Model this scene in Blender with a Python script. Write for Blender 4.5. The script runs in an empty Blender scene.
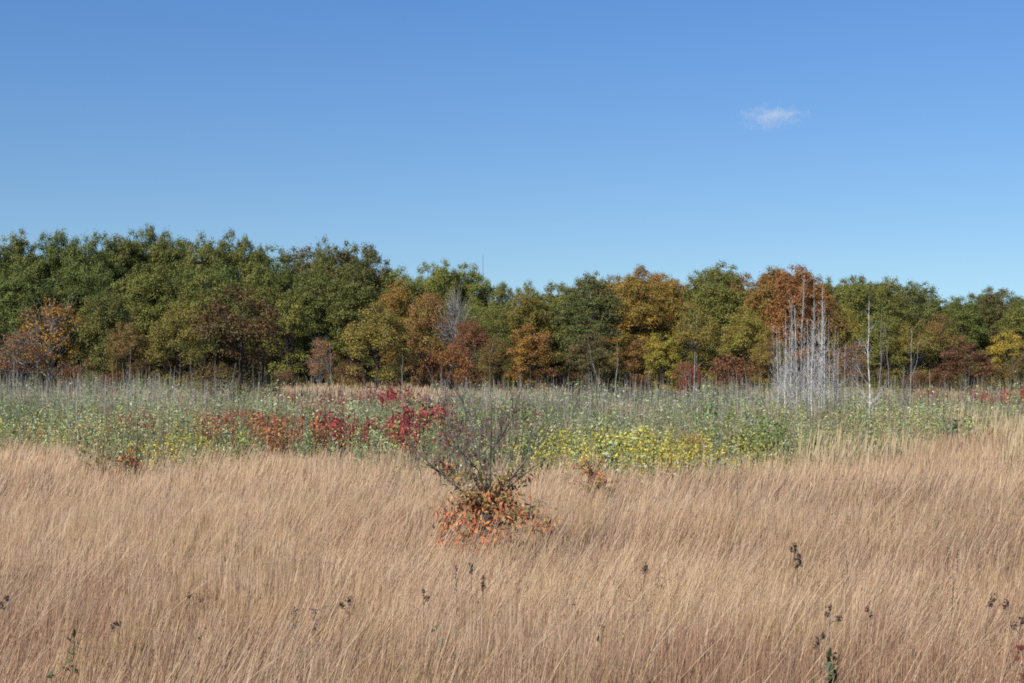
import bpy, math, random
import numpy as np

# ------------------------------------------------------------------ basics
SC = bpy.context.scene
COL = SC.collection
RNG = np.random.default_rng(7)
random.seed(7)
FPX, CX, HY, CAMZ = 1422.0, 512.0, 365.0, 3.3


def X(px, d):
    return (px - CX) / FPX * d


def Z(py, d):
    return CAMZ - (py - HY) / FPX * d


def gz(x, y):
    x = np.asarray(x, float); y = np.asarray(y, float)
    return 0.10 * np.sin(x * 0.11 + 1.3) * np.cos(y * 0.083) + 0.05 * np.sin(x * 0.31 + y * 0.23)


def vnoise(x, y, seed=0):
    """smooth value noise, 0..1"""
    x = np.asarray(x, float); y = np.asarray(y, float)
    xi = np.floor(x).astype(np.int64); yi = np.floor(y).astype(np.int64)
    fx = x - xi; fy = y - yi
    fx = fx * fx * (3 - 2 * fx); fy = fy * fy * (3 - 2 * fy)

    def h(a, b):
        n = (a * 374761393 + b * 668265263 + seed * 1442695041) & 0xffffffff
        n = ((n ^ (n >> 13)) * 1274126177) & 0xffffffff
        return ((n ^ (n >> 16)) & 0xffff) / 65535.0
    return (h(xi, yi) * (1 - fx) + h(xi + 1, yi) * fx) * (1 - fy) + (h(xi, yi + 1) * (1 - fx) + h(xi + 1, yi + 1) * fx) * fy


def fbm(x, y, seed=0, n=3):
    a, s, t = 0.0, 1.0, 0.0
    for i in range(n):
        a = a + s * vnoise(x * 2 ** i, y * 2 ** i, seed + i * 17); t += s; s *= 0.5
    return a / t


def build(name, V, F, mat, parent=None, col=None, fmat=None, smooth=False):
    """V (N,3), F (M,k) with one k, or a list of such arrays"""
    Fs = F if isinstance(F, list) else [F]
    Fs = [np.asarray(f, np.int32) for f in Fs if len(f)]
    me = bpy.data.meshes.new(name)
    V = np.asarray(V, np.float32)
    me.vertices.add(len(V)); me.vertices.foreach_set('co', V.ravel())
    lv = np.concatenate([f.ravel() for f in Fs])
    cnt = np.concatenate([np.full(len(f), f.shape[1], np.int32) for f in Fs])
    st = np.concatenate([[0], np.cumsum(cnt)[:-1]]).astype(np.int32)
    me.loops.add(len(lv)); me.loops.foreach_set('vertex_index', lv)
    me.polygons.add(len(cnt)); me.polygons.foreach_set('loop_start', st)
    me.polygons.foreach_set('loop_total', cnt)
    if fmat is not None:
        me.polygons.foreach_set('material_index', np.asarray(fmat, np.int32))
    if smooth:
        me.polygons.foreach_set('use_smooth', np.ones(len(cnt), bool))
    for m in (mat if isinstance(mat, (list, tuple)) else [mat]):
        me.materials.append(m)
    me.update(calc_edges=True)
    if col is not None:
        c = np.asarray(col, np.float32)
        if c.shape[1] == 3:
            c = np.hstack([c, np.ones((len(c), 1), np.float32)])
        at = me.attributes.new('tone', 'FLOAT_COLOR', 'POINT')
        at.data.foreach_set('color', c.ravel())
    o = bpy.data.objects.new(name, me); COL.objects.link(o)
    if parent is not None:
        o.parent = parent
    return o


def tag(o, label=None, cat=None, group=None, kind=None):
    if label: o['label'] = label
    if cat: o['category'] = cat
    if group: o['group'] = group
    if kind: o['kind'] = kind
    return o


def empty(name, loc, rz=0.0, scale=(1, 1, 1)):
    o = bpy.data.objects.new(name, None); COL.objects.link(o)
    o.location = loc; o.rotation_euler = (0, 0, rz); o.scale = scale
    o.empty_display_size = 0.2
    return o


# ------------------------------------------------------------------ materials
def newmat(name):
    m = bpy.data.materials.new(name); m.use_nodes = True
    nt = m.node_tree; nt.nodes.clear()
    return m, nt, nt.nodes, nt.links


def leafy_bsdf(nt, N, L, colsock, trans, rough, spec):
    p = N.new('ShaderNodeBsdfPrincipled'); p.inputs['Roughness'].default_value = rough
    p.inputs['Specular IOR Level'].default_value = spec
    t = N.new('ShaderNodeBsdfTranslucent'); mx = N.new('ShaderNodeMixShader')
    mx.inputs[0].default_value = trans
    o = N.new('ShaderNodeOutputMaterial')
    L.new(colsock, p.inputs['Base Color']); L.new(colsock, t.inputs['Color'])
    L.new(p.outputs[0], mx.inputs[1]); L.new(t.outputs[0], mx.inputs[2])
    L.new(mx.outputs[0], o.inputs['Surface'])


def mat_vert(name, trans=0.2, rough=0.7, spec=0.15):
    """colour stored with each blade or leaf"""
    m, nt, N, L = newmat(name)
    a = N.new('ShaderNodeAttribute'); a.attribute_name = 'tone'
    leafy_bsdf(nt, N, L, a.outputs['Color'], trans, rough, spec)
    return m


def mat_leaf(name, trans=0.22, rough=0.55, spec=0.25):
    """leaf colour: object's two colours mixed by leaf tint, varied by leaf"""
    m, nt, N, L = newmat(name)
    a = N.new('ShaderNodeAttribute'); a.attribute_name = 'tone'
    s = N.new('ShaderNodeSeparateColor'); L.new(a.outputs['Color'], s.inputs[0])
    oi = N.new('ShaderNodeObjectInfo')
    b = N.new('ShaderNodeAttribute'); b.attribute_type = 'OBJECT'; b.attribute_name = 'colour_b'
    mx = N.new('ShaderNodeMix'); mx.data_type = 'RGBA'
    L.new(s.outputs[0], mx.inputs['Factor']); L.new(oi.outputs['Color'], mx.inputs['A']); L.new(b.outputs['Color'], mx.inputs['B'])
    mr = N.new('ShaderNodeMapRange'); mr.inputs['To Min'].default_value = 0.6; mr.inputs['To Max'].default_value = 1.45
    L.new(s.outputs[1], mr.inputs['Value'])
    hs = N.new('ShaderNodeHueSaturation'); L.new(mx.outputs['Result'], hs.inputs['Color']); L.new(mr.outputs[0], hs.inputs['Value'])
    leafy_bsdf(nt, N, L, hs.outputs[0], trans, rough, spec)
    return m


def mat_bark(name, c1, c2, scale=8.0, zs=0.3, rough=0.85):
    m, nt, N, L = newmat(name)
    tc = N.new('ShaderNodeTexCoord'); mp = N.new('ShaderNodeMapping'); mp.inputs['Scale'].default_value = (1, 1, zs)
    n = N.new('ShaderNodeTexNoise'); n.inputs['Scale'].default_value = scale; n.inputs['Detail'].default_value = 5
    r = N.new('ShaderNodeValToRGB'); r.color_ramp.elements[0].position = 0.35; r.color_ramp.elements[1].position = 0.62
    r.color_ramp.elements[0].color = (*c1, 1); r.color_ramp.elements[1].color = (*c2, 1)
    p = N.new('ShaderNodeBsdfPrincipled'); p.inputs['Roughness'].default_value = rough; p.inputs['Specular IOR Level'].default_value = 0.15
    o = N.new('ShaderNodeOutputMaterial')
    L.new(tc.outputs['Object'], mp.inputs[0]); L.new(mp.outputs[0], n.inputs['Vector']); L.new(n.outputs['Fac'], r.inputs[0])
    L.new(r.outputs[0], p.inputs['Base Color']); L.new(p.outputs[0], o.inputs['Surface'])
    return m


M_GRASS = mat_vert('dry_grass', 0.32, 0.65, 0.10)
M_WEED = mat_vert('weed_leaves', 0.2, 0.5, 0.3)
M_LEAF = mat_leaf('tree_leaves')
M_SHRUBLEAF = mat_leaf('shrub_leaves', 0.25, 0.5, 0.3)
M_BARK = mat_bark('bark_brown', (0.03, 0.025, 0.02), (0.085, 0.072, 0.06))
M_PALEBARK = mat_bark('bark_grey', (0.11, 0.10, 0.085), (0.30, 0.28, 0.25))
M_WHITE = mat_bark('bark_white', (0.27, 0.265, 0.25), (0.62, 0.61, 0.575), 5.0, 1.5, 0.7)
M_TWIG = mat_bark('twig_grey', (0.13, 0.12, 0.11), (0.30, 0.28, 0.26), 12)
M_DARKTWIG = mat_bark('twig_dark', (0.06, 0.05, 0.043), (0.17, 0.145, 0.125), 20)
M_LILAC = mat_bark('twig_lilac', (0.17, 0.14, 0.14), (0.33, 0.29, 0.29), 12)
M_STEEL = mat_bark('steel_dark', (0.10, 0.11, 0.12), (0.14, 0.15, 0.16), 2, 1, 0.5)

m, nt, N, L = newmat('soil_litter')
tc = N.new('ShaderNodeTexCoord')
n1 = N.new('ShaderNodeTexNoise'); n1.inputs['Scale'].default_value = 0.35; n1.inputs['Detail'].default_value = 8
n2 = N.new('ShaderNodeTexNoise'); n2.inputs['Scale'].default_value = 14; n2.inputs['Detail'].default_value = 6
r1 = N.new('ShaderNodeValToRGB'); r1.color_ramp.elements[0].color = (0.09, 0.06, 0.035, 1); r1.color_ramp.elements[1].color = (0.22, 0.15, 0.09, 1)
r1.color_ramp.elements[0].position = 0.3; r1.color_ramp.elements[1].position = 0.7
r2 = N.new('ShaderNodeValToRGB'); r2.color_ramp.elements[0].color = (0.45, 0.45, 0.45, 1); r2.color_ramp.elements[0].position = 0.35
mu = N.new('ShaderNodeMix'); mu.data_type = 'RGBA'; mu.blend_type = 'MULTIPLY'; mu.inputs['Factor'].default_value = 1
p = N.new('ShaderNodeBsdfPrincipled'); p.inputs['Roughness'].default_value = 0.95; p.inputs['Specular IOR Level'].default_value = 0.1
bp = N.new('ShaderNodeBump'); bp.inputs['Strength'].default_value = 0.6; bp.inputs['Distance'].default_value = 0.05
o = N.new('ShaderNodeOutputMaterial')
for a, b in ((tc.outputs['Object'], n1.inputs['Vector']), (tc.outputs['Object'], n2.inputs['Vector']), (n1.outputs['Fac'], r1.inputs[0]),
             (n2.outputs['Fac'], r2.inputs[0]), (r1.outputs[0], mu.inputs['A']), (r2.outputs[0], mu.inputs['B']), (mu.outputs['Result'], p.inputs['Base Color']),
             (n2.outputs['Fac'], bp.inputs['Height']), (bp.outputs[0], p.inputs['Normal']), (p.outputs[0], o.inputs['Surface'])):
    L.new(a, b)
M_SOIL = m

# ------------------------------------------------------------------ ground
def axis(lo, hi, fine_lo, fine_hi, fs, n_out):
    mid = np.arange(fine_lo, fine_hi + 0.01, fs)
    a = fine_lo - np.geomspace(fs, fine_lo - lo, n_out)[::-1]
    b = fine_hi + np.geomspace(fs, hi - fine_hi, n_out)
    return np.concatenate([a, mid, b])
gx = axis(-5000, 5000, -60, 60, 2.0, 22); gy = axis(-3000, 6000, -10, 130, 2.0, 22)
GX, GY = np.meshgrid(gx, gy)
fall = np.clip(1 - (np.hypot(GX, GY) - 150) / 200, 0, 1)
V = np.stack([GX.ravel(), GY.ravel(), (gz(GX, GY) * fall).ravel()], 1)
nx, ny = len(gx), len(gy)
ii = (np.arange(ny - 1)[:, None] * nx + np.arange(nx - 1)[None]).ravel()
tag(build('ground', V, np.stack([ii, ii + 1, ii + nx + 1, ii + nx], 1), M_SOIL, smooth=True), 'bare brown soil under the grass and weeds of the field', kind='structure')

# ------------------------------------------------------------------ ribbons (grass stalks)
def ribbons(base, height, lean, leandir, width, az, prof, colb, colt, bend=1.6):
    """many thin bent strips; prof = list of (t, width factor)"""
    n = len(base); k = len(prof)
    t = np.array([p[0] for p in prof]); w = np.array([p[1] for p in prof])
    off = lean[:, None] * t[None] ** bend
    P = np.empty((n, k, 3))
    P[..., 0] = base[:, None, 0] + off * np.cos(leandir)[:, None]
    P[..., 1] = base[:, None, 1] + off * np.sin(leandir)[:, None]
    P[..., 2] = base[:, None, 2] + (height[:, None] * t[None]) * np.sqrt(np.clip(1 - (lean / height)[:, None] ** 2 * t[None] ** 2 * 0.4, 0.1, 1))
    sx = np.cos(az)[:, None] * width[:, None] * w[None] * 0.5
    sy = np.sin(az)[:, None] * width[:, None] * w[None] * 0.5
    S = np.stack([sx, sy, np.zeros_like(sx)], -1)
    Vv = np.stack([P - S, P + S], 2).reshape(-1, 3)
    b0 = (np.arange(n)[:, None] * k + np.arange(k - 1)[None]).ravel() * 2
    F = np.stack([b0, b0 + 1, b0 + 3, b0 + 2], 1)
    C = colb[:, None, :] * (1 - t)[None, :, None] + colt[:, None, :] * t[None, :, None]
    C = np.repeat(C[:, :, None, :], 2, 2).reshape(-1, 3)
    return Vv, F, C


def merge(parts):
    vs, fs, cs, o = [], [], [], 0
    for v, f, c in parts:
        vs.append(v); fs.append(f + o); cs.append(c); o += len(v)
    return np.concatenate(vs), np.concatenate(fs), np.concatenate(cs)


def edge_py(u):
    return np.interp(u, [-200, 0, 60, 120, 200, 300, 380, 460, 560, 660, 780, 850, 900, 1024, 1250],
                     [442, 443, 447, 466, 452, 450, 452, 462, 458, 466, 456, 448, 440, 428, 424])


def edge_d(x, y):
    u = CX + FPX * x / np.maximum(y, 1)
    return FPX * 2.15 / (edge_py(u) - HY) + 3.0 * (vnoise(x * 0.5, y * 0.25, 5) - 0.5)


def scatter(n, d0, d1, wa, wb, power=1.0):
    """uniform over the wedge |x| < wa*d+wb"""
    d = np.empty(0); 
    dd = RNG.uniform(d0, d1, int(n * 3)); keep = RNG.random(len(dd)) < (wa * dd + wb) / (wa * d1 + wb)
    d = dd[keep][:n]
    x = RNG.uniform(-1, 1, len(d)) * (wa * d + wb)
    return x, d


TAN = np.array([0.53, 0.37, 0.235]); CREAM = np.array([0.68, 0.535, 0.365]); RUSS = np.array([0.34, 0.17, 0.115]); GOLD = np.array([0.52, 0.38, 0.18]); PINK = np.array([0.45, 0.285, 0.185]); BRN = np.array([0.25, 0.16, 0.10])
GREENISH = np.array([0.28, 0.27, 0.12])


def grass_layer(n, d0, d1, w, kind):
    x, y = scatter(n, d0, d1, 0.40, 4.0)
    # tufts: pull stalks towards tuft centres
    tx = np.round(x / 0.34 + RNG.normal(0, .25, len(x))); ty = np.round(y / 0.34 + RNG.normal(0, .25, len(x)))
    jx = vnoise(tx * 1.7, ty * 2.3, 3) - 0.5; jy = vnoise(tx * 2.1, ty * 1.9, 4) - 0.5
    pull = RNG.random(len(x)) * 0.85
    x = x * (1 - pull) + pull * (tx + jx) * 0.34; y = y * (1 - pull) + pull * (ty + jy) * 0.34
    th = vnoise(tx * 3.1, ty * 2.7, 9); ct = vnoise(tx * 2.9, ty * 3.7, 21)
    keep = (y < edge_d(x, y) + RNG.normal(0.6, 2.8, len(x))) & (y > 5.2)
    x, y, th, ct = x[keep], y[keep], th[keep], ct[keep]
    n = len(x)
    big = fbm(x * 0.22, y * 0.22, 31); mid = fbm(x * 0.8, y * 0.8, 41)
    base = np.stack([x, y, gz(x, y) - 0.03], 1)
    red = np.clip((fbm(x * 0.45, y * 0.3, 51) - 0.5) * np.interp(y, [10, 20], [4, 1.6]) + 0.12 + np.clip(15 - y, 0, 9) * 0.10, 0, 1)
    r = RNG.random(n)
    ld = RNG.normal(0.1, 0.6, n) + 3.2 * (fbm(x * .28 + 40, y * .28, 77) - .5)
    flow = fbm(x * .5, y * .33, 78)
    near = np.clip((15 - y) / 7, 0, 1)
    if kind == 'stalk':
        h = (0.86 + 0.42 * th + 0.55 * (big - 0.5) + 0.35 * (mid - .5) + RNG.normal(0, 0.11, n)).clip(0.4, 1.7)
        lean = h * np.clip(0.19 + 0.75 * (flow - 0.5) + RNG.normal(0, 0.10, n), 0.01, 0.7)
        top = TAN * (1 - r[:, None]) + CREAM * r[:, None]
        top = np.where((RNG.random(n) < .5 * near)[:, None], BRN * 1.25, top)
        top = np.where((ct > 0.55)[:, None], GOLD * .6 + top * .4, top)
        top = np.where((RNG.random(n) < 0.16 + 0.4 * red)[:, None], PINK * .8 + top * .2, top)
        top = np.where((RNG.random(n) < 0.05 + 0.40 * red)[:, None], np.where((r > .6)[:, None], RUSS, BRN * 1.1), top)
        bot = PINK * 0.6 + TAN * 0.35 + 0 * top
        bot = bot * (0.7 + 0.5 * RNG.random(n))[:, None]
        prof = [(0, .85), (0.45, .85), (0.68, 1.3), (0.86, 1.35), (1.0, 0.35)]
        prof = [(t, q) for t, q in prof]
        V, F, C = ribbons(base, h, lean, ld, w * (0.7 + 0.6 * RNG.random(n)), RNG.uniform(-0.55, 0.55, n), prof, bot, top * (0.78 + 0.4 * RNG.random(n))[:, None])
    else:
        h = (0.55 + 0.25 * th + RNG.normal(0, 0.1, n)).clip(0.25, 1.0)
        lean = h * np.clip(0.45 + RNG.normal(0, 0.22, n), 0.05, 0.95)
        ld = RNG.uniform(-np.pi, np.pi, n) * 0.8 + 0.1
        top = TAN * .75 * (1 - r[:, None]) + PINK * .8 * r[:, None]
        top = np.where((RNG.random(n) < 0.15 + 0.4 * red)[:, None], RUSS * .9, top)
        gr = (fbm(x * 0.3, y * 0.3, 71) > 0.56) & (RNG.random(n) < .3)
        top = np.where(gr[:, None], GREENISH, top)
        V, F, C = ribbons(base, h, lean, ld, w * 1.9 * (0.6 + 0.8 * RNG.random(n)), RNG.uniform(-1.3, 1.3, n), [(0, .9), (0.4, 1), (0.75, .8), (1.0, 0.15)], top * .7, top)
    return V, F, C


def awns(n, d0, d1):
    """short fluffy spikelets near the tops of the nearest stalks"""
    x, y = scatter(n, d0, d1, 0.40, 4.0)
    keep = (y < edge_d(x, y)) & (y > 5.2)
    x, y = x[keep], y[keep]; n = len(x)
    z = 0.75 + 0.55 * RNG.beta(2, 2, n)
    L_ = RNG.uniform(0.02, 0.055, n)
    base = np.stack([x, y, gz(x, y) + z], 1)
    r = RNG.random(n)[:, None] * .5
    c = CREAM * r + TAN * (1 - r)
    return ribbons(base, L_, L_ * 0.45, RNG.normal(0.2, 0.9, n), np.full(n, 0.004), RNG.uniform(-1, 1, n), [(0, .5), (0.5, 1), (1.0, 0.2)], c, c)


def long_stems(n, d0, d1, w):
    """single taller stems leaning across the rest"""
    x, y = scatter(n, d0, d1, 0.40, 4.0)
    keep = (y < edge_d(x, y)) & (y > 5.2) & (vnoise(x * .7, y * .5, 111) > .3)
    x, y = x[keep], y[keep]; n = len(x); h = RNG.uniform(1.1, 1.7, n)
    r = RNG.random(n)[:, None]; c = CREAM * r + TAN * (1 - r); c = np.where(RNG.random((n, 1)) < .3, PINK, c)
    return ribbons(np.stack([x, y, gz(x, y)], 1), h, h * RNG.uniform(.2, .75, n), RNG.normal(.0, .5, n), w * RNG.uniform(.7, 1.3, n), RNG.uniform(-.5, .5, n),
                   [(0, .9), (.4, .9), (.7, 1.1), (.88, 1.3), (1, .4)], c * .75, c, 1.35)


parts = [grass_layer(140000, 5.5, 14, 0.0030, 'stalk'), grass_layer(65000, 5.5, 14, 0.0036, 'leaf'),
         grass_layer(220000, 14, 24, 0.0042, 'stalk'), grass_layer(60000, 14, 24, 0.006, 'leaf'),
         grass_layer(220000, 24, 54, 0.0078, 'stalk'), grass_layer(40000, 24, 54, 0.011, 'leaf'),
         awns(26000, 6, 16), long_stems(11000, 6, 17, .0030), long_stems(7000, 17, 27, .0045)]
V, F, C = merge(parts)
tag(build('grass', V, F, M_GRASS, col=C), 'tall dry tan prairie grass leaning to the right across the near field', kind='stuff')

# pale yellowish grass and tan strips further out
def far_grass(n, d0, d1, mask, w, hh, ca, cb):
    x, y = scatter(n, d0, d1, 0.40, 6.0)
    k = mask(x, y); x, y = x[k], y[k]; n = len(x)
    base = np.stack([x, y, gz(x, y) - .03], 1)
    h = hh * (0.75 + 0.5 * vnoise(x * 1.1, y * 1.1, 13)) * (1 + RNG.normal(0, .12, n)).clip(.6, 1.5)
    r = RNG.random(n)[:, None]; top = ca * r + cb * (1 - r)
    return ribbons(base, h, h * np.abs(RNG.normal(.15, .1, n)), RNG.normal(.15, .7, n), w * (.6 + .8 * RNG.random(n)), RNG.uniform(-.9, .9, n), [(0, .7), (.5, .8), (.8, 1.5), (1, .4)], top * .6, top)


def U(x, y): return CX + FPX * x / y
PALEGR = np.array([0.58, 0.48, 0.29]); WHEAT = np.array([0.52, 0.40, 0.24])
g1 = far_grass(80000, 34, 66, lambda x, y: (U(x, y) > 860 + 260 * (vnoise(x * .25, y * .12, 61) - .35)) & (vnoise(x * .5, y * .3, 62) > .5) & (y < 53 + 10 * (vnoise(x * .3, 2.2, 63) - .5)), 0.014, 1.5, PALEGR, WHEAT)
g2 = far_grass(50000, 84, 175, lambda x, y: (vnoise(x * .06, y * .03, 64) > .35) & (((U(x, y) > 262) & (U(x, y) < 560)) | (RNG.random(len(x)) < .4)), 0.04, 1.0, TAN * .95, WHEAT * .8)
g3 = far_grass(50000, 92, 175, lambda x, y: (U(x, y) > 262) & (U(x, y) < 440), 0.05, 1.2, TAN * 1.05, WHEAT * .95)
g4 = far_grass(26000, 30, 84, lambda x, y: vnoise(x * .3, y * .2, 66) > .45, 0.014, 1.0, TAN * .9, WHEAT * .8)
V, F, C = merge([g1, g2, g3, g4])
tag(build('meadow_grass', V, F, M_GRASS, col=C), 'pale wheat coloured grass among and beyond the weeds', kind='stuff')

# ------------------------------------------------------------------ leaf quads
def leafquads(P, nrm, size, aspect=0.5, droop=0.0, sizej=0.35):
    """kite-shaped leaves: centre P, facing nrm; returns V,F with 4 verts each"""
    n = len(P)
    nrm = nrm / (np.linalg.norm(nrm, axis=1, keepdims=True) + 1e-9)
    a = RNG.normal(size=(n, 3)); a[:, 2] -= droop
    a -= (a * nrm).sum(1, keepdims=True) * nrm
    a /= np.linalg.norm(a, axis=1, keepdims=True) + 1e-9
    b = np.cross(nrm, a)
    s = (size * (1 + sizej * RNG.uniform(-1, 1, n)))[:, None]
    v0 = P - a * s * .5; v2 = P + a * s * .5
    v1 = P + b * s * aspect * .5 - a * s * .08 + nrm * s * .08; v3 = P - b * s * aspect * .5 - a * s * .08 + nrm * s * .08
    V = np.stack([v0, v1, v2, v3], 1).reshape(-1, 3)
    i = np.arange(n) * 4
    return V, np.stack([i, i + 1, i + 2, i + 3], 1)


def sph(n):
    v = RNG.normal(size=(n, 3)); return v / np.linalg.norm(v, axis=1, keepdims=True)


SCR = (.42, .04, .045); DCR = (.20, .04, .045); CORAL = (.42, .12, .06); OR = (.42, .21, .07); YL = (.74, .60, .08); YG = (.42, .44, .09); MN = (.38, .46, .24); GR = (.13, .18, .06); BG = (.12, .16, .11); GG = (.24, .27, .15); OB = (.30, .16, .08)
# (px, py of the patch centre, width px, depth spread m, count, kind, colours, scale, name, category, label)
PT = [
 (104, 411, 12, 2, 3, 'sumac', SCR, DCR, 1.0, 'sumac', 'shrub', 'crimson sumac in a small patch near the left end of the weeds'),
 (27, 413, 6, 1, 1, 'sumac', DCR, SCR, .9, 'sumac', 'shrub', 'small dark red sumac at the far left of the weeds'),
 (117, 388, 12, 3, 2, 'sumac', SCR, DCR, 1.0, 'sumac', 'shrub', 'distant red sumac below the dark gap of the wood at left'),
 (141, 411, 8, 1, 1, 'sumac', SCR, CORAL, .9, 'sumac', 'shrub', 'single red sumac among pale green weeds, left of a coral one'),
 (158, 418, 8, 1, 2, 'sumac', SCR, CORAL, .9, 'sumac', 'shrub', 'coral red sumac among pale green weeds at left'),
 (100, 400, 8, 1, 1, 'sumac', SCR, DCR, .8, 'sumac', 'shrub', 'red sumac just above the crimson patch at left'),
 (203, 428, 18, 2, 6, 'leafy', OR, CORAL, 1.0, 'orange_shrub', 'shrub', 'orange leafed shrub in the weeds below the reddish brown oak'),
 (222, 434, 16, 2, 5, 'sumac', CORAL, OB, .9, 'sumac', 'shrub', 'rusty coral sumac right of the orange shrubs'),
 (236, 422, 14, 2, 4, 'sumac', SCR, CORAL, .9, 'sumac', 'shrub', 'red sumac below the right side of the reddish brown oak'),
 (285, 434, 60, 4, 12, 'sumac', CORAL, OR, .95, 'sumac', 'shrub', 'orange and coral sumac in the band left of the crimson ones'),
 (262, 428, 40, 2, 7, 'sumac', SCR, DCR, .9, 'sumac', 'shrub', 'crimson sumac at the left end of the red band'),
 (327, 433, 13, 1.5, 5, 'sumac', SCR, DCR, 1.0, 'sumac', 'shrub', 'bright crimson sumac in a tight clump in the middle of the red band'),
 (344, 436, 14, 1.5, 5, 'sumac', DCR, SCR, 1.0, 'sumac', 'shrub', 'dark crimson sumac right beside the bright crimson clump'),
 (375, 434, 22, 2, 7, 'sumac', SCR, DCR, .95, 'sumac', 'shrub', 'crimson sumac below the golden olive oak in the red band'),
 (398, 437, 20, 2, 6, 'sumac', SCR, CORAL, .95, 'sumac', 'shrub', 'red sumac nearer the sapling in the red band'),
 (410, 429, 12, 2, 5, 'sumac', SCR, DCR, 1.15, 'sumac', 'shrub', 'tall bright red sumac left of the central sapling'),
 (432, 422, 24, 2, 7, 'sumac', SCR, CORAL, 1.0, 'sumac', 'shrub', 'red sumac directly behind the left branches of the sapling'),
 (455, 436, 26, 2, 5, 'sumac', DCR, (.22, .07, .09), .95, 'sumac', 'shrub', 'dull purple red sumac behind the twigs of the sapling'),
 (350, 401, 26, 4, 9, 'sumac', SCR, DCR, 1.1, 'sumac', 'shrub', 'distant dark red sumac below the trunk of the golden olive oak'),
 (384, 399, 26, 4, 10, 'sumac', DCR, SCR, 1.3, 'sumac', 'shrub', 'distant tall red sumac right of the other distant ones'),
 (434, 402, 42, 4, 10, 'sumac', DCR, (.25, .06, .08), 1.0, 'sumac', 'shrub', 'distant dull red sumac behind the left twigs of the sapling'),
 (298, 404, 16, 3, 4, 'sumac', DCR, CORAL, .9, 'sumac', 'shrub', 'distant red sumac below the bright yellow green tree'),
 (476, 404, 8, 2, 1, 'sumac', SCR, CORAL, .9, 'sumac', 'shrub', 'lone red sumac seen through the top of the sapling'),
 (508, 420, 40, 4, 6, 'sumac', (.3, .05, .06), GG, .85, 'sumac', 'shrub', 'faded red sumac right of the sapling stem'),
 (610, 404, 60, 5, 3, 'sumac', (.3, .06, .06), GG, .8, 'sumac', 'shrub', 'faded red sumac among grey weeds beyond the yellow plants'),
 (1008, 397, 40, 4, 9, 'sumac', SCR, CORAL, 1.0, 'sumac', 'shrub', 'bright red sumac along the right end before the wood'),
 (950, 397, 40, 4, 7, 'sumac', (.42, .07, .06), DCR, .85, 'sumac', 'shrub', 'dull red sumac below the conical red brown tree'),
 (130, 432, 200, 4, 16, 'leafy', OR, OB, .95, 'orange_shrub', 'shrub', 'orange brown leafed shrub scattered through the weeds of the left half'),
 (190, 430, 130, 4, 9, 'sumac', SCR, CORAL, .9, 'sumac', 'shrub', 'red sumac loosely scattered between the orange shrubs at left'),
 (120, 424, 170, 6, 12, 'sumac', DCR, OB, .8, 'sumac', 'shrub', 'small rusty red sumac scattered through the weeds left of the red band'),
 (345, 419, 130, 5, 10, 'sumac', DCR, OB, .8, 'sumac', 'shrub', 'small dull red sumac scattered among green weeds above the red band'),
 (620, 455, 130, 3, 10, 'leafy', OR, YL, .75, 'yellow_shrub', 'plant', 'small gold and orange plant at the front of the yellow band'),
 (72, 431, 5, 1, 1, 'leafy', YL, OR, 1.0, 'yellow_shrub', 'plant', 'bright yellow plant beside the whitish bare stem'),
 (4, 432, 14, 2, 4, 'leafy', YG, YL, 1.0, 'yellow_shrub', 'plant', 'yellow green plant at the left edge of the photo'),
 (50, 432, 80, 3, 14, 'leafy', YG, OR, .9, 'leafy_plant', 'plant', 'yellow green and orange plant at left before the crimson patch'),
 (178, 448, 60, 3, 12, 'leafy', YG, YL, .85, 'leafy_plant', 'plant', 'yellow green plant at the grass edge below the reddish brown oak'),
 (640, 449, 110, 2.5, 92, 'leafy', YL, YG, .92, 'yellow_shrub', 'plant', 'bright yellow leafed plant in the yellow band right of the sapling'),
 (590, 437, 50, 2, 12, 'leafy', YG, YL, .85, 'yellow_shrub', 'plant', 'yellow green plant at the left end of the yellow band'),
 (556, 440, 50, 3, 12, 'leafy', YG, MN, .85, 'leafy_plant', 'plant', 'pale yellow green plant between sapling and yellow band'),
 (641, 450, 12, 2, 4, 'leafy', (.22, .26, .03), YL, 1.1, 'leafy_plant', 'plant', 'taller dark green and gold plant inside the yellow band'),
 (711, 446, 34, 2, 15, 'bush', OR, OB, .9, 'orange_shrub', 'shrub', 'orange brown shrub at the right end of the yellow band'),
 (711, 412, 16, 2, 5, 'leafy', (.2, .32, .1), MN, 1.2, 'leafy_plant', 'plant', 'tall fresh green plant above the orange brown shrubs'),
 (742, 444, 30, 2, 11, 'leafy', YG, GR, 1.0, 'leafy_plant', 'plant', 'yellow green plant right of the orange brown shrubs'),
 (770, 434, 20, 2, 8, 'leafy', (.24, .34, .07), GR, 1.1, 'leafy_plant', 'plant', 'fresh green plant below the left white trunks'),
 (809, 440, 14, 2, 6, 'leafy', (.26, .34, .07), GR, 1.0, 'leafy_plant', 'plant', 'fresh green plant standing in tan grass below the white trunks'),
 (955, 432, 8, 2, 3, 'leafy', BG, GR, 1.1, 'leafy_plant', 'plant', 'dark blue green plant standing in the pale grass at right'),
 (925, 420, 60, 3, 9, 'leafy', BG, MN, 1.0, 'leafy_plant', 'plant', 'blue green plant beyond the pale grass at right'),
 (371, 462, 8, 1, 2, 'bush', (.13, .12, .05), OB, .55, 'dark_tuft', 'plant', 'small dark olive tuft in the tan grass left of the sapling'),
 (90, 398, 150, 8, 14, 'leafy', GR, MN, 1.15, 'leafy_plant', 'plant', 'green plant among the grey stems at left'),
 (248, 398, 20, 3, 2, 'leafy', YG, GR, 1.0, 'leafy_plant', 'plant', 'bright green plant before the foot of the reddish brown oak'),
]
def patch_d(py, s, H=1.3): return FPX * (CAMZ - H * s * .75) / (py - HY)

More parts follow.
